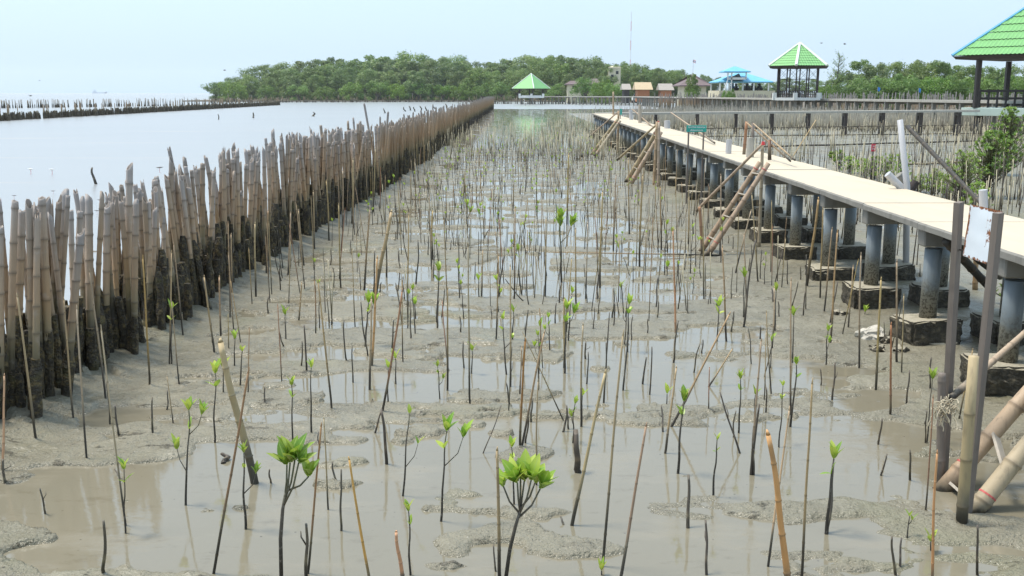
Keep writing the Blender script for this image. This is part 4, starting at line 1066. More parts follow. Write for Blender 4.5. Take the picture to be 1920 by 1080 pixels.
# ---- random ones behind, thinning with depth the way the planting does
def vis(x, y): px, py, f = proj((x, y, 0)); return px, py
SV = [seedling_meshes(h, 500 + k, 3 + k % 3, .085, (rng.uniform(-.05, .05), 0), .0075, 1 + k % 2, .45, 1 + k % 2, 6, 3, .3) for k, h in enumerate([.35, .45, .55, .62, .7, .8, .5, .42, .66, .75])]
fr = random.Random(77)
used = [(it[2].x, it[2].y) for it in ITEMS]
def free(x, y, d): return all((x - a) ** 2 + (y - b) ** 2 > d * d for a, b in used)
rest_st = MB(); rest_dk = MB(); rest_lf = MB()
nst = sum(1 for it in ITEMS if it[1] == 'stake'); ndk = sum(1 for it in ITEMS if it[1] == 'dark'); nsd = sum(1 for it in ITEMS if it[1] == 'seedling')
cands = []
y = 7.0
while y < 62:
    lo, hi = fence_x(y) + .5, deck_x(y) - .15
    dens = (1.1 if y < 9 else 2.3 if y < 13 else 2.9 if y < 20 else 2.7 if y < 34 else 2.9)        # sticks per square metre, about
    for _ in range(int(dens * (hi - lo) * .30 + fr.random())):
        cands.append((fr.uniform(lo, hi), y + fr.uniform(0, .3)))
    y += .30
for (x, y) in cands:
    if not free(x, y, .22 if y < 14 else .12): continue
    used.append((x, y)); g = ground_z(x, y) - .01; u = fr.random()
    near_edge = min(x - fence_x(y), deck_x(y) - x) < .9
    ps = .30 if not near_edge else .55
    lx, ly = fr.gauss(0, .06), fr.gauss(0, .06)
    if fr.random() < .04: lx *= 4
    if u < ps:
        h = fr.uniform(.65, 1.45) if y > 12 else fr.uniform(.4, 1.0); r = fr.uniform(.005, .0085) * (1 + max(0, y - 25) * .012)
        if nst < 300:
            nst += 1; stick('stake', (x, y, g), (x + lx * h, y + ly * h, g + h), r, ST if fr.random() < .85 else RS, 'tan' )
        else: rest_st.tube([(x, y, g), (x + lx * h, y + ly * h, g + h)], [r, r * .7], 4, att=[0, 0])
    elif u < ps + (.44 if nsd < 296 else 9):
        h = abs(fr.gauss(0, .26)) + .16; r = fr.uniform(.006, .0105) * (1 + max(0, y - 25) * .01)
        if ndk < 300:
            ndk += 1; stick('dark', (x, y, g), (x + lx * h * 1.5, y + ly * h, g + h), r, DK, 'bare')
        else: rest_dk.tube([(x, y, g), (x + lx * h, y + ly * h, g + h)], [r, r * .8], 4)
    else:
        nsd += 1
        seedling((x, y, g), SV[fr.randrange(len(SV))], fr.uniform(0, 6.28), fr.uniform(.75, 1.15))
# clumps: several thin stems standing together round a planted seedling
for _ in range(110):
    y = fr.uniform(13, 55); x = fr.uniform(fence_x(y) + .8, deck_x(y) - .4); g = ground_z(x, y) - .01
    for k in range(fr.randrange(2, 5)):
        xx, yy = x + fr.gauss(0, .07), y + fr.gauss(0, .07); h = fr.uniform(.25, 1.0); r = fr.uniform(.006, .010)
        if h < .6 and ndk < 300: ndk += 1; stick('dark', (xx, yy, g), (xx + fr.gauss(0, .07), yy, g + h), r, DK, 'bare')
        else: (rest_dk if h < .6 else rest_st).tube([(xx, yy, g), (xx + fr.gauss(0, .07), yy, g + h)], [r, r * .7], 4, att=[0, 0])
# the dense thicket of stakes standing in open water beyond the mud
for _ in range(850):
    y = 46 + 58 * fr.random() ** 1.35; u = fr.random() ** .75
    x = fence_x(y) + .5 + (deck_x(min(y, 76)) + (3 if y > 76 else 0) - fence_x(y) - .8) * u
    if y > 72 and x < 1.2 and fr.random() < .8: continue
    if y > 88 and x < 3.5: continue
    h = fr.uniform(.5, 1.35); r = fr.uniform(.009, .015); lx = fr.gauss(0, .05)
    rest_st.tube([(x, y, -.1), (x + lx * h, y + fr.gauss(0, .05) * h, h)], [r, r * .7], 4, att=[0, 0])
# the crowded stake beds on the other side of the boardwalk
for _ in range(9500):
    y = 13 + 105 * fr.random() ** 1.15; lo = deck_x(y) + DW + .25; hi = y * .56 + 3
    x = lo + (hi - lo) * fr.random()
    cl = noise.noise(Vector((x * .12, y * .10, 3))) + .35 * noise.noise(Vector((x * .5, y * .4, 8)))
    dn = sstep(-.45, .5, cl) * (.35 + .65 * sstep(18, 42, y))
    if fr.random() > dn: continue
    h = fr.uniform(.5, 1.5) * (1 if y > 26 else .8); r = fr.uniform(.009, .016) * (1 + max(0, y - 40) * .006); lx = fr.gauss(0, .05)
    g = ground_z(x, y) - .05 if y < 60 else -.05
    (rest_st if fr.random() < .62 else rest_dk).tube([(x, y, g), (x + lx * h, y + fr.gauss(0, .05) * h, g + (h if fr.random() < .8 else h * .5))], [r, r * .7], 4, att=[0, 0])
tag(rest_st.build('bamboo_stakes', M['farstake'], smooth=True, attr='band'), 'dense thicket of thin pale stakes standing in the far water and mud', 'stakes', 'thin stakes planted in the mud', 'stuff')
tag(rest_dk.build('dead_seedlings', M['dark'], smooth=True), 'countless short dark stems in the far beds', 'stems', 'bare dark stems in the mud', 'stuff')

# ---- labels that single each one out, by the landmark it stands nearest to
LM = [((985, 890), 'the wide bushy seedling'), ((550, 860), 'the other bushy seedling'), ((450, 800), 'the wide split bamboo'), ((718, 480), 'the thick leaning pole'),
      ((1460, 920), 'the orange bamboo'), ((1370, 400), 'the halfway ladder'), ((1050, 410), 'the dark leafed cluster'), ((1632, 632), 'the broken concrete lump'), ((1780, 850), 'the rusty sign posts'),
      ((1290, 940), 'the forked bare stem'), ((233, 870), 'the bank pool seedling'), ((838, 800), 'the drooping pale seedling'), ((1062, 560), 'the three tiered seedling'), ((1180, 560), 'the tall tiered seedling'),
      ((1564, 850), 'the dark stemmed seedling'), ((1200, 290), 'the farther ladder'), ((740, 300), 'the palisade gap')]
KN = {'stake': ('stake', 'bamboo stake', 'thin stakes planted in the mud'), 'dark': ('bare stem', 'dead seedling', 'bare dark stems in the mud'), 'seedling': ('seedling', 'seedling', 'mangrove seedlings planted in the mud')}
rows = {}
for it in ITEMS:
    o, kind, B, d, at_s, hero = it
    px, py, f = proj(B)
    if hero: o['label'] = hero; o['category'] = KN[kind][1]; o['group'] = KN[kind][2]; continue
    k = min(range(len(LM)), key=lambda q: math.hypot((px - LM[q][0][0]), (py - LM[q][0][1]) * 1.6))
    dx, dy = px - LM[k][0][0], py - LM[k][0][1]
    side = ('in front of' if dy > 0 else 'behind') if abs(dy) > abs(dx) else ('on the palisade side of' if dx < 0 else 'on the boardwalk side of')
    rows.setdefault((kind, k, side), []).append((math.hypot(dx, dy), it))
for (kind, k, side), lst in rows.items():
    lst.sort(key=lambda q: q[0])
    for n_, (dist, it) in enumerate(lst):
        o, _, B, d, at_s, hero = it
        lean = math.atan2(d.x, max(.01, d.z)); ln = 'upright' if abs(lean) < .06 else 'tilting to the boardwalk' if lean > 0 else 'tilting to the palisade'
        tall = d.length
        adj = {'stake': ('tall' if tall > 1.05 else 'short' if tall < .6 else 'slim') + ' ' + (at_s or 'tan'), 'dark': ('stubby' if tall < .3 else 'slender') + ' dark', 'seedling': ('small' if tall < .45 else 'tall' if tall > .7 else 'slim') + ' leafy'}[kind]
        lab = f'{adj} {KN[kind][0]}, {ordinal(n_ + 1)} {side} {LM[k][1]}'
        o['label'] = lab; o['category'] = KN[kind][1]; o['group'] = KN[kind][2]

# soft collars of pushed-up mud and scour hollows round the feet of the nearer sticks
mud = bpy.data.objects['mud_flat'].data; grid = verts.reshape(nr, nc, 3)
for it in ITEMS:
    B = it[2]
    if B.y > 20: continue
    i0, i1 = np.searchsorted(Yr, (B.y - .14, B.y + .14)); w_ = B.y * .60 + 2.2; j0, j1 = np.searchsorted(tc, ((B.x - .12 - .14) / w_, (B.x - .12 + .14) / w_))
    g_ = grid[i0:i1, max(0, j0 - 1):j1 + 1]
    if g_.size == 0: continue
    d2 = (g_[..., 0] - B.x) ** 2 + ((g_[..., 1] - B.y)) ** 2; a_ = frg.uniform(.008, .03)
    g_[..., 2] += a_ * np.exp(-d2 / .004) * (.6 + .6 * vnoise(g_[..., 0] / .03, g_[..., 1] / .03, 5)) - .4 * a_ * np.exp(-d2 / .012)
mud.vertices.foreach_set('co', np.ascontiguousarray(grid).ravel()); mud.update()
# ---------------------------------------------------------------- far palisades in the sea and along the shore
def pole_row(name, pts, dens, h, hv, r, label, crust=.35, tallp=1.0, z=0.0, mats=None, kind=None, seed=1, wid=.25, grp=None, hlow=.8):
    rr = random.Random(seed); mb = MB(); mb2 = mb
    for (a, b) in zip(pts, pts[1:]):
        a = Vector((*a, 0)); b = Vector((*b, 0)); L = (b - a).length; n = int(L * dens)
        nn = Vector(((b - a).y, -(b - a).x, 0)).normalized()
        for k in range(n):
            p = a.lerp(b, rr.random()) + nn * rr.gauss(0, wid); p.z = z
            hh = (h + rr.gauss(0, hv)) if rr.random() < tallp * (.35 + .65 * (noise.noise(Vector((p.x * .13, p.y * .13, seed))) > -.25)) else hlow * rr.uniform(.7, 1.15)
            d = Vector((rr.gauss(0, .04), rr.gauss(0, .04), 1)); q = r * rr.uniform(.8, 1.25)
            mb.mi = 0
            mb.tube([p - d * .3, p + d * hh * .6, p + d * hh], [q, q * .95, q * .7], 4, att=[0, 0, 0])
            if crust: mb.mi = 1; c = crust * rr.uniform(.7, 1.3); mb.tube([p - d * .3, p + d * c * .7, p + d * c], [q * 1.9, q * 1.8, q], 4)
    mb.mi = 0
    o = mb.build(name, mats or [M['bamboo'], M['crust']], attr='band')
    return tag(o, label, 'bamboo fence', grp, kind)
A, B = at(-40, 229), at(523, 197)
pole_row('palisade_fence', [(A.x, A.y), (B.x, B.y)], 8.0, 1.75, .12, .06, 'low dark palisade out in the sea with only scattered tall poles', .7, .10, seed=3, hlow=.85, kind='stuff', grp='far palisades')
A, B = at(-40, 203.5), at(250, 199.5); C = at(520, 196)
pole_row('palisade_fence', [(A.x, A.y), (B.x, B.y)], 3.2, 1.6, .14, .06, 'farther palisade of pale poles out in the sea', .65, .95, seed=5, kind='stuff', grp='far palisades')
pole_row('palisade_fence', [(B.x, B.y), (C.x, C.y)], 3.0, 1.65, .2, .06, 'pale pole palisade out in the sea reaching toward the grove', .5, .9, seed=6, kind='stuff', grp='far palisades')
A, B = at(395, 192.5), at(905, 191)
pole_row('palisade_fence', [(A.x, A.y), (B.x, B.y)], 3.0, 1.5, .5, .07, 'low dark palisade along the water below the grove', .4, .7, seed=7, hlow=.8, kind='stuff', grp='far palisades')
A, B = at(925, 194.5), at(1175, 195)
pole_row('palisade_fence', [(A.x, A.y), (B.x, B.y)], 3.6, 2.0, .25, .075, 'tan pole palisade below the small green pavilion', .3, .95, seed=8, kind='stuff', grp='far palisades')
pole_row('palisade_fence', [(37, 128), (52, 120), (70, 110)], 7, 2.9, .18, .07, 'grey brown pole palisade behind the far boardwalk', 0, 1, seed=9, kind='stuff', grp='far palisades')
pole_row('palisade_fence', [(26, 182), (37, 168), (42, 150), (44, 132)], 5, 2.7, .2, .08, 'grey pole palisade below the blue roofed pavilion', 0, 1, seed=10, kind='stuff', grp='far palisades')
# pale crowded sticks behind the crossing walkway
pole_row('stake_bed', [(13, 91), (28, 88), (46, 84)], 75, 1.35, .25, .020, 'thick bed of pale sticks behind the crossing walkway', 0, 1, seed=11, wid=4.5, mats=[M['palestake'], M['crust']], kind='stuff')
pole_row('stake_bed', [(14, 116), (30, 106), (50, 98)], 60, 1.4, .25, .026, 'grey bed of sticks before the far boardwalk', 0, 1, seed=12, wid=6.0, mats=[M['palestake'], M['crust']], kind='stuff')
# horizontal bamboo rails across the stake beds
for k, (x0, y0, x1, y1, z, lab) in enumerate(((1325, 241, 1830, 234, .95, 'upper thin bamboo rail tied across the stake beds'), (1320, 256, 1830, 250, .75, 'middle thin bamboo rail tied across the stake beds'), (1430, 275, 1920, 262, .15, 'long bamboo lying low across the mud of the stake beds'),
                                            (1700, 308, 1925, 300, .12, 'bamboo lying on the mud behind the bushes'))):
    a, b = at(x0, y0, z), at(x1, y1, z); mb = MB(); n = 14; pts = [a.lerp(b, i_ / n) + Vector((0, 0, .05 * noise.noise(Vector((i_ * .7, k, 0))))) for i_ in range(n + 1)]
    rr_ = .028 if z > .5 else .05
    mb.tube([p - a for p in pts], [rr_] * (n + 1), 6, att=[0] * (n + 1)); o = mb.build('bamboo_rail', M['bam2'], attr='band'); o.location = a
    tag(o, lab, 'bamboo rail', 'bamboo rails across the stake beds')
# sticks in the sea
for k, (xb, yb, xt, yt, w) in enumerate(((180, 345, 172, 314, 5), (475, 221, 474, 211, 3), (586, 218, 587, 210, 4), (410, 224, 409, 214, 2), (154, 473, 225, 471, 7))):
    B = at(xb, yb); T = at_y(xt, yt, B.y + .01); f = proj(B)[2]
    d = T - B; o = put('sea_stick', DK[k], None, B); o.rotation_mode = 'QUATERNION'; o.rotation_quaternion = d.to_track_quat('Z', 'Y'); r = w * f / F / 2; o.scale = (r / .01, r / .01, d.length)
    tag(o, ['leaning dark stick standing in the sea behind the palisade', 'small dark stick in the sea toward the grove', 'stubby dark stick in the sea below the grove', 'thin far stick in the sea', 'dark log floating behind the palisade gap'][k], 'stick', 'sticks in the sea')
k = 0
for (px, py) in ((722, 208), (760, 205), (770, 203), (778, 205), (790, 203), (800, 204), (815, 200), (838, 199)):
    B = at(px, py + 4); o = put('sea_stick', DK[k % 5], None, B); o.rotation_euler = (0, -.35, 0); f = proj(B)[2] / F; o.scale = (f * 1.2 / .01, f * 1.2 / .01, f * 9); k += 1
    tag(o, f'{ordinal(k)} thin dark stick in the loose tilting row in the sea', 'stick', 'loose row of tilting sticks in the sea')

# ---------------------------------------------------------------- trees
def tree_meshes(seed, h=12.0, w=9.0, n_cl=30, per=190, leafs=.42, dense=1.0, m='tree'):
    rr = random.Random(seed); tr = MB(); cr = MB()
    th = h * .22
    tips = []
    tr.tube([(0, 0, -.4), (rr.gauss(0, .1), rr.gauss(0, .1), th * .5), (rr.gauss(0, .25), rr.gauss(0, .2), th)], [.26, .2, .16], 7)
    for k in range(7):
        an = k * .9 + rr.uniform(-.3, .3); e = rr.uniform(.35, .95); L = h * rr.uniform(.35, .6)
        p = Vector((0, 0, th * rr.uniform(.6, 1))); q = p + Vector((math.cos(an) * math.sin(e), math.sin(an) * math.sin(e), math.cos(e))) * L * .55
        q2 = q + Vector((math.cos(an) * .6, math.sin(an) * .6, .7)).normalized() * L * .32
        tr.tube([p, q, q2], [.13, .09, .035], 5); tips.append(q2)
    for c in range(n_cl):
        if c < len(tips): cen = tips[c] + Vector((rr.gauss(0, .4), rr.gauss(0, .4), rr.uniform(-.3, .6)))
        else:
            u = rr.random(); an = rr.uniform(0, 6.28); zz = h * (.05 + .84 * u)
            rad = w * .5 * math.sin(math.pi * min(.97, (.30 + .62 * u))) ** .6 * math.sqrt(rr.uniform(.2, 1.0))
            cen = Vector((math.cos(an) * rad, math.sin(an) * rad, zz))
        rx = rr.uniform(1.05, 2.0) * w / 9; rz = rx * rr.uniform(.55, .8)
        for _ in range(int(per * dense * rr.uniform(.6, 1.2))):
            d = Vector((rr.gauss(0, 1), rr.gauss(0, 1), rr.gauss(.25, 1))).normalized(); r = rr.random() ** .3
            p = cen + Vector((d.x * rx, d.y * rx, d.z * rz)) * r * (1 + .25 * rr.gauss(0, 1) * (rr.random() < .2))
            nrm = (d * 1.25 + Vector((rr.gauss(0, .5), rr.gauss(0, .5), rr.gauss(.25, .5)))).normalized()
            x = nrm.orthogonal().normalized(); a = rr.uniform(0, 6.28); y_ = nrm.cross(x); u_ = x * math.cos(a) + y_ * math.sin(a); v_ = nrm.cross(u_)
            s = leafs * rr.uniform(.5, 1.1); s2 = s * .5
            cr.quad(p - u_ * s * .5, p + v_ * s2 * .5, p + u_ * s * .5, p - v_ * s2 * .5)
    return tr.mesh('trunk', M['bark']), cr.mesh('crown', M[m])
TV = [tree_meshes(900 + k, 12, w, n, 170, lf) for k, (w, n, lf) in enumerate([(9, 56, .60), (10, 60, .56), (8, 50, .62), (9.5, 56, .54), (7.5, 46, .58), (10.5, 62, .58)])]
LOW = [tree_meshes(950 + k, 5.5, 6.5, 30, 150, .42, 1.0, 'treelow') for k in range(3)]
trr = random.Random(31)
TG = 'trees of the mangrove grove'
def tree(px, Y, top, var, label, sx=1.0, base=.2, grp=TG):
    p = at_y(px, 173, Y); t = at_y(px, top, Y).z
    low = var in LOW; h0 = 5.6 if low else 12.6
    o = empty('mangrove_tree', (p.x, Y, base), trr.uniform(0, 6.28), label, 'tree', grp)
    s = (t - base) / h0; k = max(.62, s) if not low else s
    o.scale = (k * sx, k * sx, s)
    put('trunk', var[0], o); put('crown', var[1], o); return o
def skyline(px):
    P = [(400, 150), (425, 140), (455, 132), (480, 116), (520, 104), (560, 106), (600, 102), (650, 94), (700, 96), (765, 93), (820, 96), (870, 94), (905, 98), (940, 96), (1000, 92), (1030, 89), (1060, 98), (1100, 100), (1150, 110), (1200, 118), (1250, 120), (1300, 130)]
    for (a, ya), (b, yb) in zip(P, P[1:]):
        if px <= b: return ya + (yb - ya) * (px - a) / (b - a)
    return 130
n_t = 0
for row, (Y, dz, x0, x1, stp, ph) in enumerate(((352, 30, 420, 1090, 42, 'front'), (372, 12, 470, 1150, 36, 'middle'), (395, 0, 440, 1300, 33, 'back'))):
    x = x0; n_t = 0
    while x < x1:
        xx = x + trr.uniform(-9, 9); top = skyline(xx) + dz + trr.uniform(-5, 7)
        if not (row == 0 and (1050 < xx)):
            n_t += 1
            tree(xx, Y + trr.uniform(-6, 6), min(top, 150), TV[trr.randrange(6)], f'green mangrove tree, {ordinal(n_t)} from the sea end in the {ph} row of the grove', trr.uniform(.95, 1.25))
        x += stp * trr.uniform(.8, 1.2)
for k, (px, top, Y) in enumerate(sorted(((438, 146, 345), (660, 152, 346), (708, 148, 346), (746, 152, 346), (785, 150, 346), (862, 150, 344), (405, 150, 350), (560, 156, 346), (610, 158, 346), (940, 150, 344), (1045, 150, 330), (500, 158, 346), (830, 156, 346), (905, 154, 346)))):
    tree(px, Y, top, LOW[k % 3], f'low bright green mangrove at the foot of the grove, {ordinal(k + 1)} from the sea end', 1.1)
for k, (px, top, Y, v, sx) in enumerate(sorted(((1098, 140, 292, LOW[0], .8), (1122, 150, 285, LOW[1], .8), (1135, 146, 282, LOW[2], .8), (1150, 152, 275, LOW[0], .8), (1066, 130, 305, TV[4], .7), (1145, 112, 320, TV[2], .8), (1178, 108, 330, TV[1], .9), (1128, 104, 335, TV[3], .9), (1160, 112, 345, TV[0], .9), (1200, 116, 350, TV[5], .9), (1228, 120, 350, TV[2], .9), (1215, 122, 330, TV[0], .9), (1235, 128, 322, TV[3], .8), (1262, 126, 325, TV[5], .8),
                                     (1292, 132, 318, TV[1], .7), (1298, 128, 205, TV[4], .6), (1278, 134, 330, TV[2], .9), (1320, 134, 400, TV[0], .9), (1345, 140, 400, TV[1], 1), (1295, 162, 200, LOW[1], .5), (1372, 164, 158, LOW[2], .35), (1362, 165, 160, LOW[0], .35), (1254, 134, 330, TV[3], 1), (1196, 130, 320, TV[2], .9)), key=lambda q: q[0])):
    tree(px, Y, top, v, f'leafy mangrove among the houses behind the far boardwalk, {ordinal(k + 1)} from the sea side', sx, grp='trees among the houses')
for k, (px, top, Y, v, sx) in enumerate(sorted(((1446, 148, 480, TV[0], 1.2), (1470, 142, 480, TV[1], 1.3), (1500, 146, 480, TV[2], 1.3), (1530, 144, 470, TV[3], 1.3), (1420, 150, 480, TV[5], 1.2), (1395, 146, 490, TV[2], 1.2)), key=lambda q: q[0])):
    tree(px, Y, top, v, f'hazy distant tree behind the tall green pavilion, {ordinal(k + 1)} of six from the sea side', sx, grp='hazy distant trees')
for k, (px, top, Y, v, sx) in enumerate(sorted(((1555, 144, 175, TV[4], .6), (1585, 128, 172, TV[0], .75), (1612, 104, 178, TV[2], .85), (1640, 112, 176, TV[1], .9), (1668, 110, 182, TV[3], .9), (1700, 112, 180, TV[5], .9), (1730, 106, 184, TV[0], .95), (1758, 106, 178, TV[2], .95), (1785, 112, 180, TV[4], 1), (1815, 118, 176, TV[1], 1), (1845, 120, 180, TV[3], 1), (1875, 122, 178, TV[0], 1), (1905, 118, 180, TV[5], 1), (1940, 122, 178, TV[2], 1),
                                     (1625, 140, 160, LOW[0], .9), (1665, 142, 160, LOW[1], .9), (1690, 138, 158, LOW[2], .9), (1720, 142, 160, LOW[0], .9), (1750, 140, 158, LOW[1], .9), (1790, 142, 158, LOW[2], .9), (1830, 142, 160, LOW[0], .9), (1870, 140, 158, LOW[1], .9), (1905, 142, 160, LOW[2], .9), (1580, 152, 160, LOW[1], .8), (1545, 158, 165, LOW[0], .6)), key=lambda q: q[0])):
    tree(px, Y, top - 4, v, f'{"low" if v in LOW else "tall"} dense green mangrove behind the grey brown palisade, {ordinal(k + 1)} from the bare tree side', sx, grp='trees behind the grey brown palisade')
# the thin half bare tree
bt = empty('bare_tree', (at_y(1567, 173, 168).x, 168, .2), 0, 'thin half bare feathery tree standing at the sea end of the stand', 'tree')
tr = MB(); cr = MB(); rr = random.Random(4); hh = at_y(1567, 100, 168).z
tr.tube([(0, 0, -.3), (.1, 0, hh * .5), (.3, 0, hh * .95)], [.14, .09, .02], 6)
for k in range(70):
    z = hh * rr.uniform(.3, .97); an = rr.uniform(0, 6.28); L = (1.15 - z / hh) * 3.2 * rr.uniform(.4, 1) + .35
    p = Vector((.3 * z / hh, 0, z)); q = p + Vector((math.cos(an) * L * .7, math.sin(an) * L * .7, L * .7)); tr.tube([p, p.lerp(q, .5) + Vector((0, 0, -.1)), q], [.03, .022, .012], 4)
    for _ in range(5 if z > hh * .6 else 40):
        c = p.lerp(q, rr.uniform(.3, 1)) + Vector((rr.gauss(0, .2), rr.gauss(0, .2), rr.gauss(0, .2))); u_ = Vector((rr.gauss(0, 1), rr.gauss(0, 1), rr.gauss(0, 1))).normalized() * .16; v_ = u_.orthogonal().normalized() * .06
        cr.quad(c - u_, c + v_, c + u_, c - v_)
tr.build('trunk', M['bark'], bt); cr.build('crown', M['tree'], bt)

# ---------------------------------------------------------------- bushes by the boardwalk
def bush(loc, h, w, n_tips, seed, label, L=.085, grp=None, trunk=.03, name='mangrove_bush', low=.25, m='bush'):
    rr = random.Random(seed); st = MB(); lf = MB(); o = empty(name, loc, 0, label, 'bush', grp)
    st.tube([(0, 0, -.1), (rr.gauss(0, .04), 0, h * .3), (rr.gauss(0, .1), rr.gauss(0, .1), h * .7), (rr.gauss(0, .1), 0, h * .95)], [trunk, trunk * .8, trunk * .5, trunk * .25], 7)
    for k in range(n_tips):
        u = rr.random(); z = h * (low + (1 - low) * u); an = rr.uniform(0, 6.28)
        rad = w * .5 * (math.sin(math.pi * min(.96, .25 + .7 * u)) ** .8) * math.sqrt(rr.random())
        q = Vector((math.cos(an) * rad, math.sin(an) * rad, z)); p = Vector((0, 0, max(.05, z - .35 * h * rr.uniform(.4, 1))))
        st.tube([p, p.lerp(q, .6) + Vector((0, 0, -.03)), q], [trunk * .3, trunk * .22, .004], 4)
        d = Vector((math.cos(an) * .5, math.sin(an) * .5, 1))
        rosette(lf, q, d, rr.randrange(5, 9), L, L * .42, rr, .95, 3)
    st.build('stem', M['stem'], o, smooth=True); lf.build('leaves', M[m], o, smooth=True, attr='band'); return o
def gp(px, py): p = at(px, py); return (p.x, p.y, ground_z(p.x, p.y) - .02)
b0 = gp(1885, 330)
bush(b0, at_y(1880, 205, b0[1]).z, 1.6, 230, 1, 'tall pointed mangrove bush rising in front of the mint pavilion', .12, 'bushes behind the boardwalk', .05, low=.2)
b0 = gp(1850, 372)
bush(b0, at_y(1850, 250, b0[1]).z, 1.5, 210, 2, 'broad glossy mangrove bush in front of the tall pointed one', .11, 'bushes behind the boardwalk', .05, low=.35)
b0 = gp(1800, 392)
bush(b0, at_y(1800, 285, b0[1]).z, 1.25, 170, 3, 'loose yellow green bush with a dark trunk behind the sloping bamboo rail', .075, 'bushes behind the boardwalk', .04, low=.3, m='bushlight')
for k, (px, py, top, w) in enumerate(sorted(((1572, 318, 283, .55), (1592, 326, 296, .75), (1615, 332, 300, .9), (1640, 338, 296, 1.0), (1662, 342, 292, 1.0), (1688, 348, 290, .9), (1722, 362, 330, .6), (1775, 372, 330, .8), (1748, 366, 318, .6), (1830, 400, 345, .8), (1560, 300, 285, .3)))):
    b0 = gp(px, py); bush(b0, max(.3, at_y(px, top, b0[1]).z), w, int(34 + 60 * w), 20 + k, f'small yellow green bush, {ordinal(k + 1)} from the far end of the low row behind the boardwalk', .085, 'low bushes along the boardwalk', .018, low=.15, m='bushlight')
b0 = gp(1905, 590)
bush(b0, .55, .9, 70, 40, 'dark leafy bush under the boardwalk beside the rusty sign', .09, None, .02, low=.2)

# ---------------------------------------------------------------- pavilions
def gable(mb, P): mb.face([mb.vert(p) for p in P])
def tiled_face(mb, a, b, apex, corr=.2, rows=8, amp=.022, step=.03, nseg=4):
    """one triangular roof face a-b-apex with corrugations and overlapping tile courses"""
    a = Vector(a); b = Vector(b); c = Vector(apex); n = (b - a).cross(c - a).normalized()
    if n.z < 0: n = -n
    W = (b - a).length; nc = max(4, int(W / corr) * nseg)
    for r in range(rows):
        f0, f1 = r / rows, (r + 1) / rows; prev = None
        for k in range(nc + 1):
            u = k / nc; wav = amp * math.cos(u * W / corr * 2 * math.pi)
            e0 = a.lerp(b, u); mid = a.lerp(b, .5)
            def P(f, lift):
                L0 = a.lerp(c, f); R0 = b.lerp(c, f); x = e0
                s = (e0 - L0).dot((b - a).normalized()) / max(1e-6, (R0 - L0).length)
                s = min(1, max(0, s)); return L0.lerp(R0, s) + n * (wav + lift)
            q = (mb.vert(P(f0, step)), mb.vert(P(f1, 0)))
            if prev: mb.face((prev[0], q[0], q[1], prev[1]))
            prev = q
def pyramid_pavilion(name, label, cen, Rr, ang0, nside, zf, ze, za, roofm, ridgem, corr=None, posts=None, postw=.18, slab=None, slabm=None, soff=True, over=.0, group=None):
    root = empty(name, (cen[0], cen[1], 0), 0, label, 'pavilion', group)
    V = [Vector((Rr * math.cos(ang0 + 2 * math.pi * k / nside), Rr * math.sin(ang0 + 2 * math.pi * k / nside), ze)) for k in range(nside)]; A_ = Vector((0, 0, za))
    rf = MB()
    for k in range(nside):
        a, b = V[k], V[(k + 1) % nside]
        if corr: tiled_face(rf, a, b, A_, *corr)
        else: gable(rf, (a, b, A_))
    roof = rf.build('roof', roofm, root)
    for k in range(nside):
        mb = MB(); t = {4: .085}.get(nside, .11) if Rr < 6 else .10; mb.tube([V[k] + Vector((0, 0, .03)), A_ + Vector((0, 0, .05))], [t * 1.5, t * 1.2], 6); mb.build('ridge_cap', ridgem, roof)
    mb = MB(); mb.tube([A_ - Vector((0, 0, .02)), A_ + Vector((0, 0, .16))], [.13, .04], 8); mb.build('finial', ridgem, roof)
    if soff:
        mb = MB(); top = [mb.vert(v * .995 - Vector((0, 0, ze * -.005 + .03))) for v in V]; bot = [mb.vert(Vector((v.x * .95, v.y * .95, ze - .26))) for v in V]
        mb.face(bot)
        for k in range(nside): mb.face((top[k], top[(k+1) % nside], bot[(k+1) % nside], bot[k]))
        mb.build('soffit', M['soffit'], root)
    return root, V
# near pavilion at the corner of the frame
K = 1.6; Yn = 47 * K; cP = at_y(1926, 173, Yn); Rn = 3.5 * K; zf = at_y(1820, 202, Yn).z
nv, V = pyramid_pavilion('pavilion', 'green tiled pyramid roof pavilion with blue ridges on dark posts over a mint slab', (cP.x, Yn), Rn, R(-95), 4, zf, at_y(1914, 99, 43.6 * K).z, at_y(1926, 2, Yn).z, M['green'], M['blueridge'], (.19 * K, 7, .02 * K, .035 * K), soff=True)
for an in (R(185), R(-95), R(85), R(-5)):
    q = Vector((2.45 * K * math.cos(an), 2.45 * K * math.sin(an), 0))
    mb = MB(); mb.box((q.x - .16, q.y - .16, zf), (q.x - .012, q.y + .16, V[0].z - .3)); mb.box((q.x + .012, q.y - .16, zf), (q.x + .16, q.y + .16, V[0].z - .3)); mb.build('post', M['steel'], nv)
mb = MB(); add_bm(mb, bevel_box((-2.05 * K, -2.05 * K, zf - .58), (2.05 * K, 2.05 * K, zf), .03), Matrix.Rotation(R(-50), 4, 'Z')); mb.build('slab', M['mint'], nv)
for (a, b) in ((-2.2, -.1), (-.1, -2.2), (2.0, .1), (.1, 2.0), (-1.1, -1.2)):
    mb = MB(); a *= K; b *= K; mb.box((a - .22, b - .22, -.3), (a + .22, b + .22, zf - .58)); mb.build('pier', M['steel'], nv)
mb = MB()
for zz in (.6, 1.15): mb.box((-2.1 * K, .3, zf + zz), (2.2 * K, .38, zf + zz + .16))
for k in range(11): mb.box((-2.1 * K + k * .66, .385, zf), (-2.1 * K + .14 + k * .66, .47, zf + 1.35))
mb.build('bench_rail', M['steel'], nv)
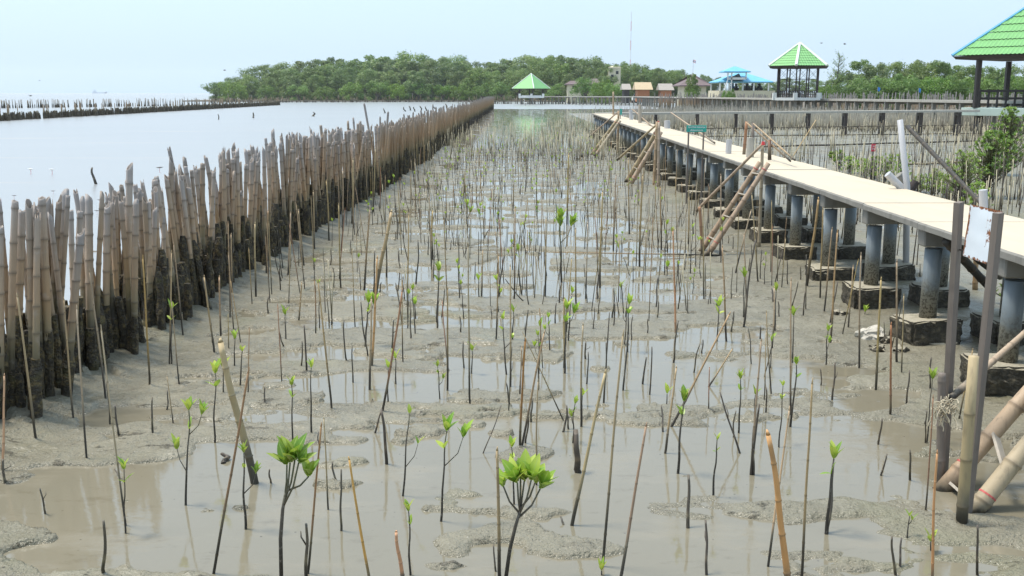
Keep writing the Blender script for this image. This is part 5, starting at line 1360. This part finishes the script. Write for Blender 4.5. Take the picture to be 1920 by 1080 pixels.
# the tall hexagonal pavilion
Yh = 116; cH = at_y(1495, 173, Yh); Rh = 58.5 * Yh / F
zf = at_y(1495, 183, Yh).z; zeh = at_y(1495, 124, Yh).z; zah = at_y(1495, 81, Yh).z
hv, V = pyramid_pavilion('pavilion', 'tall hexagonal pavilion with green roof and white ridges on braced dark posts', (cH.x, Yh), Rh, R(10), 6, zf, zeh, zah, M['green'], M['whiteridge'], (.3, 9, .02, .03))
PT_ = [Vector((v.x * .68, v.y * .68, 0)) for v in V] ; PT_ = [p for k in range(6) for p in (PT_[k], PT_[k].lerp(PT_[(k+1) % 6], .5))]
for k, q in enumerate(PT_):
    mb = MB(); mb.box((q.x - .06, q.y - .06, zf), (q.x + .06, q.y + .06, zeh - .1)); mb.build('post', M['steel'], hv)
    q2 = PT_[(k + 1) % 12]; mb = MB(); z1 = zf + .9; z2 = zeh - .3; m_ = (z1 + z2) / 2
    for za_, zb_ in ((m_, z2), (z2, m_), (z1, m_), (m_, z1)): mb.bar((q.x, q.y, za_), (q2.x, q2.y, zb_), .03, .02)
    mb.bar((q.x, q.y, m_), (q2.x, q2.y, m_), .06, .04)
    mb.build('cross_brace', M['steel'], hv)
    mb = MB()
    for zz in (.35, .75): mb.bar((q.x * 1.02, q.y * 1.02, zf + zz), (q2.x * 1.02, q2.y * 1.02, zf + zz), .06, .06)
    for s in range(5): p = q.lerp(q2, s / 5) * 1.02; mb.bar((p.x, p.y, zf), (p.x, p.y, zf + .75), .05, .05)
    mb.build('railing', M['steel'], hv)
mb = MB(); ring = [(v.x * .8, v.y * .8) for v in V]; top = [mb.vert((x, y, zf)) for x, y in ring]; bot = [mb.vert((x, y, zf - .3)) for x, y in ring]; mb.face(top); mb.face(bot[::-1])
for k in range(6): mb.face((top[k-1], top[k], bot[k], bot[k-1]))
mb.build('floor_slab', M['whitewall'], hv)
for k in range(6):
    v = V[k]; mb = MB(); mb.box((v.x * .76 - .2, v.y * .76 - .2, zf - .28), (v.x * .76 + .2, v.y * .76 + .2, zf + .55)); mb.build('plinth', M['whitewall'], hv)
    mb = MB(); mb.box((v.x * .6 - .15, v.y * .6 - .15, -.3), (v.x * .6 + .15, v.y * .6 + .15, zf - .3)); mb.build('pier', M['conc'], hv)
# the small green pavilion by the open water
Yg = 268; cG = at_y(996, 173, Yg); Rg = 35.5 * Yg / F
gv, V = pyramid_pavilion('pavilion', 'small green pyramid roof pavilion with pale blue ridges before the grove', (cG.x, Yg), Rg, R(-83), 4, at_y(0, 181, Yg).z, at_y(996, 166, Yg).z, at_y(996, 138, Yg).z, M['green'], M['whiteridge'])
zg = at_y(996, 181, Yg).z
for v in V:
    mb = MB(); mb.box((v.x * .6 - .15, v.y * .6 - .15, zg), (v.x * .6 + .15, v.y * .6 + .15, V[0].z - .1)); mb.build('post', M['steel'], gv)
    mb = MB(); mb.box((v.x * .5 - .2, v.y * .5 - .2, -.3), (v.x * .5 + .2, v.y * .5 + .2, zg - .3)); mb.build('pier', M['conc'], gv)
mb = MB(); w2 = 23 * Yg / F; mb.box((-w2, -w2, zg - .35), (w2, w2, zg)); mb.build('slab', M['whitewall'], gv)
mb = MB()
for s in (-1, 0, 1): mb.box((s * w2 * .93 - .3, -w2 + .003, zg + .003), (s * w2 * .93 + .3, -w2 + .4, zg + .75))
mb.box((-w2 * .8, -w2 + .1, zg + .003), (w2 * .8, -w2 + .3, zg + .3)); mb.build('bench', M['whitewall'], gv)

def hip_roof(mb, x0, x1, y0, y1, ze, zr, inset, t=.18):
    yc = (y0 + y1) / 2; a, b, c, d = (x0, y0, ze), (x1, y0, ze), (x1, y1, ze), (x0, y1, ze); e, f = (x0 + inset, yc, zr), (x1 - inset, yc, zr)
    I = [mb.vert(p) for p in (a, b, c, d, e, f)]; mb.face((I[0], I[1], I[5], I[4])); mb.face((I[1], I[2], I[5])); mb.face((I[2], I[3], I[4], I[5])); mb.face((I[3], I[0], I[4]))
    J = [mb.vert((p[0], p[1], ze - t)) for p in (a, b, c, d)]; mb.face(J[::-1])
    for k in range(4): mb.face((I[k], I[(k+1) % 4], J[(k+1) % 4], J[k]))
def X(px, Y): return at_y(px, 173, Y).x
def Z(py, Y): return at_y(960, py, Y).z
# blue roofed two tier pavilion
Yb = 190; r_ = empty('pavilion', (X(1388, Yb), Yb, 0), 0, 'bright blue roofed open pavilion with a small lookout tier on top', 'pavilion'); cx = X(1388, Yb)
mb = MB(); hip_roof(mb, X(1337, Yb) - cx, X(1438, Yb) - cx, -4.5, 4.5, Z(153.5, Yb), Z(137, Yb), 4.0); mb.build('roof', M['blue'], r_)
mb = MB(); hip_roof(mb, X(1343, Yb) - cx, X(1391, Yb) - cx, -6.4, -1.6, Z(135, Yb), Z(125.5, Yb), 2.2); mb.build('lookout_roof', M['blue'], r_)
mb = MB(); mb.box((X(1357, Yb) - cx, -6.0, Z(150, Yb)), (X(1384, Yb) - cx, -1.8, Z(146, Yb))); mb.build('balcony', M['whitewall'], r_)
for px in (1351, 1358, 1384):
    mb = MB(); mb.box((X(px, Yb) - cx - .1, -6.0, Z(170, Yb) if px == 1358 else Z(149, Yb)), (X(px, Yb) - cx + .1, -5.8, Z(135.5, Yb))); mb.build('post', M['whitewall'], r_)
mb = MB(); mb.bar((X(1346, Yb) - cx, -5.7, Z(170, Yb)), (X(1352, Yb) - cx, -5.7, Z(148, Yb)), .45, .12); mb.build('stair', M['whitewall'], r_)
for px in (1341, 1358, 1383, 1403, 1430):
    for yy in (-4.1, 4.1):
        mb = MB(); mb.box((X(px, Yb) - cx - .13, yy - .13, Z(170, Yb)), (X(px, Yb) - cx + .13, yy + .13, Z(153.6, Yb))); mb.build('post', M['whitewall'], r_)
mb = MB(); mb.box((X(1338, Yb) - cx, -5.2, .2), (X(1440, Yb) - cx, 5.2, Z(170, Yb))); mb.build('floor_slab', M['cream'], r_)
gb = MB(); gable(gb, [(X(1361, Yb) - cx, -3.0, Z(146, Yb)), (X(1382, Yb) - cx, -3.0, Z(146, Yb)), (X(1378, Yb) - cx, -2.8, Z(138, Yb))]); gb.build('gable_panel', M['conc'], r_)
for k, (px, w, m_) in enumerate(((1371, 7, 'tarp'), (1379, 4, 'dirt'), (1400, 8, 'dirt'), (1412, 9, 'dirt'), (1420, 6, 'dirt'))):
    u = Yb / F; mb = MB(); w2 = w * u * .5; z0 = Z(170, Yb) + .35
    add_bm(mb, bevel_box((-w2, -.8, z0), (w2, .8, z0 + .55), .15)); add_bm(mb, bevel_box((-w2 * .6, -.7, z0 + .54), (w2 * .5, .7, z0 + 1.0), .18))
    cr_ = empty('parked_car', (X(px, Yb), Yb + rng.uniform(-2, 1), 0), 0, f'{"blue" if m_ == "tarp" else "dark"} car parked under the blue roof, {ordinal(k + 1)} from the stair', 'car', 'vehicles parked under the blue roof')
    mb.build('body', M[m_], cr_)
    for sx in (-.6, .6):
        wb = MB(); wb.tube([(sx * w2, -.82, Z(170, Yb) + .3), (sx * w2, .82, Z(170, Yb) + .3)], [.3, .3], 10); wb.build('wheel', M['steel'], cr_)

# houses and huts
def house(name, label, px0, px1, Y, yb, ye, yr, wm, rm, depth=7, over=.7, inset=None, wins=(), base=.1, kind='hip'):
    cx = X((px0 + px1) / 2, Y); o = empty(name, (cx, Y, 0), 0, label, 'house' if 'hut' not in name else 'hut'); a, b = X(px0, Y) - cx, X(px1, Y) - cx
    mb = MB(); mb.box((a, 0, base), (b, depth, Z(ye, Y) - .1)); mb.build('wall', wm, o)
    mb = MB()
    if kind == 'hip': hip_roof(mb, a - over, b + over, -over, depth + over, Z(ye, Y), Z(yr, Y), (b - a) * .42 if inset is None else inset)
    else:
        ze, zr = Z(ye, Y), Z(yr, Y); yc = depth / 2; I = [mb.vert(p) for p in ((a - over, -over, ze), (b + over, -over, ze), (b + over * .8, yc, zr), (a - over * .8, yc, zr), (b + over, depth + over, ze), (a - over, depth + over, ze))]
        mb.face((I[0], I[1], I[2], I[3])); mb.face((I[3], I[2], I[4], I[5])); mb.face((I[0], I[3], I[5])); mb.face((I[1], I[4], I[2])); mb.face((I[0], I[5], I[4], I[1]))
    mb.build('roof', rm, o)
    for (x0, x1, y0, y1) in wins:
        w = MB(); w.box((X(x0, Y) - cx, -.05, Z(y1, Y)), (X(x1, Y) - cx, .05, Z(y0, Y))); w.build('window', M['window'], o)
    return o
house('house', 'cream walled house with a low brown roof half hidden by trees', 1064, 1090, 300, 178, 158, 151, M['cream'], M['brownroof'], wins=((1073, 1081, 161, 167),))
house('house', 'cream house with a peaked purple brown roof beside the low roofed one', 1105, 1124, 302, 178, 157.5, 147, M['cream'], M['brownroof'], wins=((1110, 1113, 161, 167),))
tw = house('tower_house', 'pale cream block tower rising out of the trees', 1141, 1163, 318, 170, 126, 123, M['cream'], M['cream'], depth=6, over=.1, wins=((1145, 1150, 140, 147), (1154, 1159, 133, 139), (1145, 1150, 152, 158)))
house('thatched_hut', 'orange wooden hut under a big straw thatch roof', 1196, 1218, 250, 177, 168, 154, M['orangewood'], M['thatch'], depth=5, over=.75, kind='gable', base=.8)
house('thatched_hut', 'smaller orange hut under a grey thatch roof', 1240, 1259, 248, 177, 169, 156.5, M['orangewood'], M['thatchgrey'], depth=5, over=.6, kind='gable', base=.8)
house('dark_hut', 'small dark gabled hut beside the straw thatched one', 1170, 1180, 262, 178, 168, 157, M['darkwood'], M['thatchgrey'], depth=5, over=.5, kind='gable', base=.3)
bh = house('house', 'house under a big steep brown roof beside the blue pavilion', 1282, 1324, 215, 176, 160, 139.5, M['cream'], M['brownroof'], depth=8, over=1.1, inset=4.0, wins=((1289, 1298, 162, 167),))
cb = MB(); u = 262 / F; add_bm(cb, bevel_box((-5 * u, -1, .9), (5 * u, 1, 2.1), .15)); vr = empty('parked_truck', (X(1187, 262), 258, 0), 0, 'white pickup parked between the dark hut and the straw thatched hut', 'truck'); cb.build('body', M['whitewall'], vr)
for sx in (-.6, .6):
    wb = MB(); wb.tube([(sx * 5 * u, -1.05, .8), (sx * 5 * u, 1.05, .8)], [.42, .42], 10); wb.build('wheel', M['steel'], vr)
mb = MB(); add_bm(mb, bevel_box((-2.6 * u, -.9, 2.1), (1.2 * u, .9, 2.7), .2)); mb.build('cab', M['window'], vr)

# radio mast, flag, blue flags
Ym = 640; ms_ = empty('radio_mast', (X(1180.5, Ym), Ym, 0), 0, 'very tall thin red and white radio mast beyond the trees', 'mast'); ht = Z(22, Ym); sg_ = 9
for k in range(sg_):
    mb = MB(); z0, z1 = ht * k / sg_, ht * (k + 1) / sg_; w0, w1 = .42 - .03 * k, .42 - .03 * (k + 1)
    L3 = [Vector((math.cos(a_), math.sin(a_), 0)) for a_ in (0, 2.09, 4.19)]
    for d in L3: mb.bar(d * w0 + Vector((0, 0, z0)), d * w1 + Vector((0, 0, z1)), .09, .09)
    for s in range(6):
        f0, f1 = z0 + (z1 - z0) * s / 6, z0 + (z1 - z0) * (s + 1) / 6; d0, d1 = L3[s % 3], L3[(s + 1) % 3]; mb.bar(d0 * w0 + Vector((0, 0, f0)), d1 * w1 + Vector((0, 0, f1)), .05, .05); mb.bar(d1 * w0 + Vector((0, 0, f0)), L3[(s + 2) % 3] * w1 + Vector((0, 0, f1)), .05, .05)
    mb.build('mast_section', M['mastred'] if k % 2 else M['mastwhite'], ms_)
def flag(px, ytop, ybase, Y, w, h, ms, label, r=.04):
    o = empty('flag', (X(px, Y), Y, 0), 0, label, 'flag'); zt = Z(ytop, Y); mb = MB(); mb.tube([(0, 0, Z(ybase, Y)), (0, 0, zt)], [r, r * .7], 6); mb.build('flag_pole', M['conc2'], o)
    mb = MB(); n = 8; nb = len(ms)
    for b in range(nb):
        mb.mi = b
        for i_ in range(n):
            f0, f1 = i_ / n, (i_ + 1) / n; P = lambda f, g: (f * w * .8 - .2 * g * w, .18 * w * math.sin(f * 6), zt - h * g - .45 * w * f * f)
            mb.quad(P(f0, b / nb), P(f1, b / nb), P(f1, (b + 1) / nb), P(f0, (b + 1) / nb))
    mb.build('cloth', ms, o); return o
flag(1298, 112, 165, 225, .75, .5, [M['red'], M['letter'], M['bluecloth'], M['letter'], M['red']], 'tiny red and white flag flying above the brown roofed house')
flag(1645, 163, 182, 118, .4, .4, [M['bluecloth']], 'small blue flag on the palisade behind the red notice', .03)
flag(1722, 165, 182, 112, .35, .4, [M['bluecloth']], 'small blue flag on the palisade toward the mint pavilion', .03)

# small boards with lettering
def board(name, label, px0, py0, px1, py1, Y, m, lines, tilt=0.0, posts=1):
    a, b = at_y(px0, py1, Y), at_y(px1, py0, Y); w, h = b.x - a.x, b.z - a.z; c = (a + b) / 2
    o = empty(name, (c.x, Y, 0), R(tilt), label, 'sign')
    mb = MB(); add_bm(mb, bevel_box((-w/2, -.012, c.z - h/2), (w/2, .012, c.z + h/2), .004)); mb.build('board', m, o)
    for s in ((-1, 1) if posts == 2 else (0,)):
        mb = MB(); mb.box((s * w * .38 - .02, .016, -.1), (s * w * .38 + .02, .05, c.z + h/2 - .03)); mb.build('post', M['timber'], o)
    for (tx, fz, wd_, hh) in lines:
        cu = bpy.data.curves.new('lettering', 'FONT'); cu.body = tx; cu.align_x = 'CENTER'; cu.align_y = 'CENTER'; cu.size = h * hh; cu.extrude = .002
        tmp = put('lettering_source', cu); bpy.context.view_layer.update()
        lm = bpy.data.meshes.new_from_object(tmp.evaluated_get(bpy.context.evaluated_depsgraph_get())); bpy.data.objects.remove(tmp)
        lm.materials.clear(); lm.materials.append(M['letter']); xs = [v.co.x for v in lm.vertices] or [0, 1]
        t = put('lettering', lm, o); t.location = (0, -.0165, c.z + h * fz); t.rotation_euler = (math.pi/2, 0, 0); t.scale = (w * wd_ / max(1e-4, max(xs) - min(xs)), 1, 1)
    return o
board('notice_board', 'small green board with two white lines of writing behind the boardwalk', 1287, 235, 1325, 247.5, 27.5, M['greensign'], [('กรุณาอย่าทิ้งขยะ โปรดช่วยกันดูแล', .22, .86, .34), ('เพื่อรักษาความสะอาด', -.24, .62, .34)], 3, 2)
board('notice_board', 'small red notice with white writing among the stakes', 1633, 270, 1643, 284, 36, M['redsign'], [('เขต', .2, .6, .3), ('ห้าม', -.16, .7, .3)], 12)
board('notice_board', 'small turquoise board seen edge on at the far end of the boardwalk', 1161, 204, 1168, 215, 60, M['greensign'], [], 55)

# ship on the horizon
u = 2400 / F; mb = MB(); px0 = X(187, 2400)
hp = [(-13*u, .5), (-12*u, 2.6), (-2*u, 2.6), (4*u, 2.6), (11*u, 3.2), (12.5*u, 4.0), (10*u, .5)]
f1 = [mb.vert((x, -6, z)) for x, z in hp]; f2 = [mb.vert((x, 6, z)) for x, z in hp]; mb.face(f1); mb.face(f2[::-1])
for k in range(len(hp)): mb.face((f1[k-1], f1[k], f2[k], f2[k-1]))
sp = empty('ship', (px0, 2400, 0), 0, 'faint grey ship far out on the horizon', 'ship'); mb.build('hull', M['hull'], sp)
mb = MB(); mb.box((-11*u, -4, 2.605), (-7*u, 4, 7)); mb.box((-9.5*u, -2, 7.005), (-8.5*u, 2, 10)); mb.build('superstructure', M['hull'], sp)

# ---------------------------------------------------------------- birds
def bird_mesh(seed, wing):
    """one continuous small bird: lofted body, tail and head, wings spread (wing = raised angle) or folded"""
    mb = MB(); P = [(-.17, .004), (-.13, .018), (-.07, .03), (0, .04), (.06, .036), (.10, .024), (.125, .024), (.15, .018), (.165, .006), (.215, .001)]
    pts = [Vector((x, 0, .03 * max(0, x * 6 - .4) if x > .06 else 0)) for x, r in P]; mb.tube(pts, [r for x, r in P], 8)
    for s in (-1, 1):
        if wing is not None:
            c = [(.06, .02), (.11, .13), (.06, .26), (-.02, .40)]; d = [(-.06, .02), (-.03, .13), (-.03, .26), (-.045, .40)]
            for k in range(3):
                Q = []
                for (x, yy) in (c[k], c[k+1], d[k+1], d[k]):
                    lift = math.sin(wing) * min(yy, .2) - (.5 * math.sin(wing) * max(0, yy - .2)); Q.append((x, s * yy, .015 + lift))
                mb.quad(*Q); mb.quad(*[(x, yy, z - .006) for x, yy, z in Q[::-1]])
        else: mb.tube([(.07, s * .03, .02), (0, s * .042, .015), (-.10, s * .02, .012), (-.19, s * .006, .0)], [.012, .02, .012, .002], 6)
    return mb
def bird(px, py, Y, span, rz, wing, m, label, legs=False):
    mb = bird_mesh(0, wing); k = span / .8
    o = mb.build('bird', M[m], None, smooth=True); p = at_y(px, py, Y); o.location = p; o.scale = (k, k, k); o.rotation_euler = (0, 0, rz)
    tag(o, label, 'bird', 'birds over the mudflat')
    if legs:
        for s in (-1, 1):
            lg = MB(); lg.tube([(0, s * .018, -.02), (-.015, s * .018, -.12), (.0, s * .018, -.26), (.03, s * .018, -.265)], [.005, .004, .004, .004], 5); lg.build('leg', M['red'], o)
    return o
def wader(px, py, label, rz):
    p = at(px, py); s = .75; return bird(px, py, p.y, .8 * s, rz, None, 'birdw', label, True).__setattr__('location', (p.x, p.y, .27 * s))
wader(58, 327, 'white long legged wader standing in the sea on the open side', R(160))
wader(98, 328, 'white long legged wader standing in the sea beside the other wader', R(170))
for k, (px, py, rz, lab) in enumerate(((27, 373, 20, 'small grey wader on the water behind the palisade tips'), (100, 364, 200, 'small grey wader behind the pale split pole'), (88, 384, 190, 'small grey wader low behind the palisade poles'), (187, 381, 20, 'small grey wader beside the two lone poles'), (182, 402, 180, 'small grey wader just below the one beside the lone poles'), (238, 326, 170, 'small grey bird skimming behind the palisade tips'))):
    p = at(px, py); o = bird(px, py, p.y, .30, R(rz), None, 'birdg', lab, True); o.location = (p.x, p.y, .10)
for k, (px, py, Y, sp_, rz, wg, lab) in enumerate(((421, 132, 70, .45, 30, .5, 'dark bird flying low before the sea end of the grove'), (57, 180, 90, .6, 60, .6, 'dark bird gliding over the sea palisade'), (74, 151, 60, .25, 20, .3, 'tiny dark bird high over the sea'), (1540, 81, 80, .5, 10, .35, 'dark bird in the sky beside the tall hexagonal roof'), (1584, 83, 70, .5, 150, .6, 'dark bird in the sky above the half bare tree'))):
    bird(px, py, Y, sp_, R(rz), wg, 'birdd', lab)
p = at_y(299, 318, 18); o = bird(299, 314, 18.6, .3, R(30), None, 'birdg', 'small bird perched on a palisade pole tip', True)
for k, (px, py, lab) in enumerate(((1352, 201, 'white egret standing in the stake beds below the far boardwalk'), (1513, 196, 'white egret standing under the steps of the tall pavilion'), (985, 195, 'white egret at the foot of the tan pole palisade'))):
    p = at(px, py + 4); mb = bird_mesh(0, None); mb.tube([(.10, 0, .02), (.17, 0, .12), (.12, 0, .22), (.17, 0, .30), (.26, 0, .28)], [.03, .02, .018, .022, .004], 6)
    o = mb.build('egret', M['birdw'], None, smooth=True); o.location = (p.x, p.y, .75); o.scale = (2.4,) * 3; o.rotation_euler = (0, 0, R(70 * k)); tag(o, lab, 'bird', 'egrets in the stake beds')
    for s in (-1, 1):
        lg = MB(); lg.tube([(0, s * .018, -.02), (-.015, s * .018, -.14), (.0, s * .018, -.32)], [.006, .005, .005], 5); lg.build('leg', M['steel'], o)
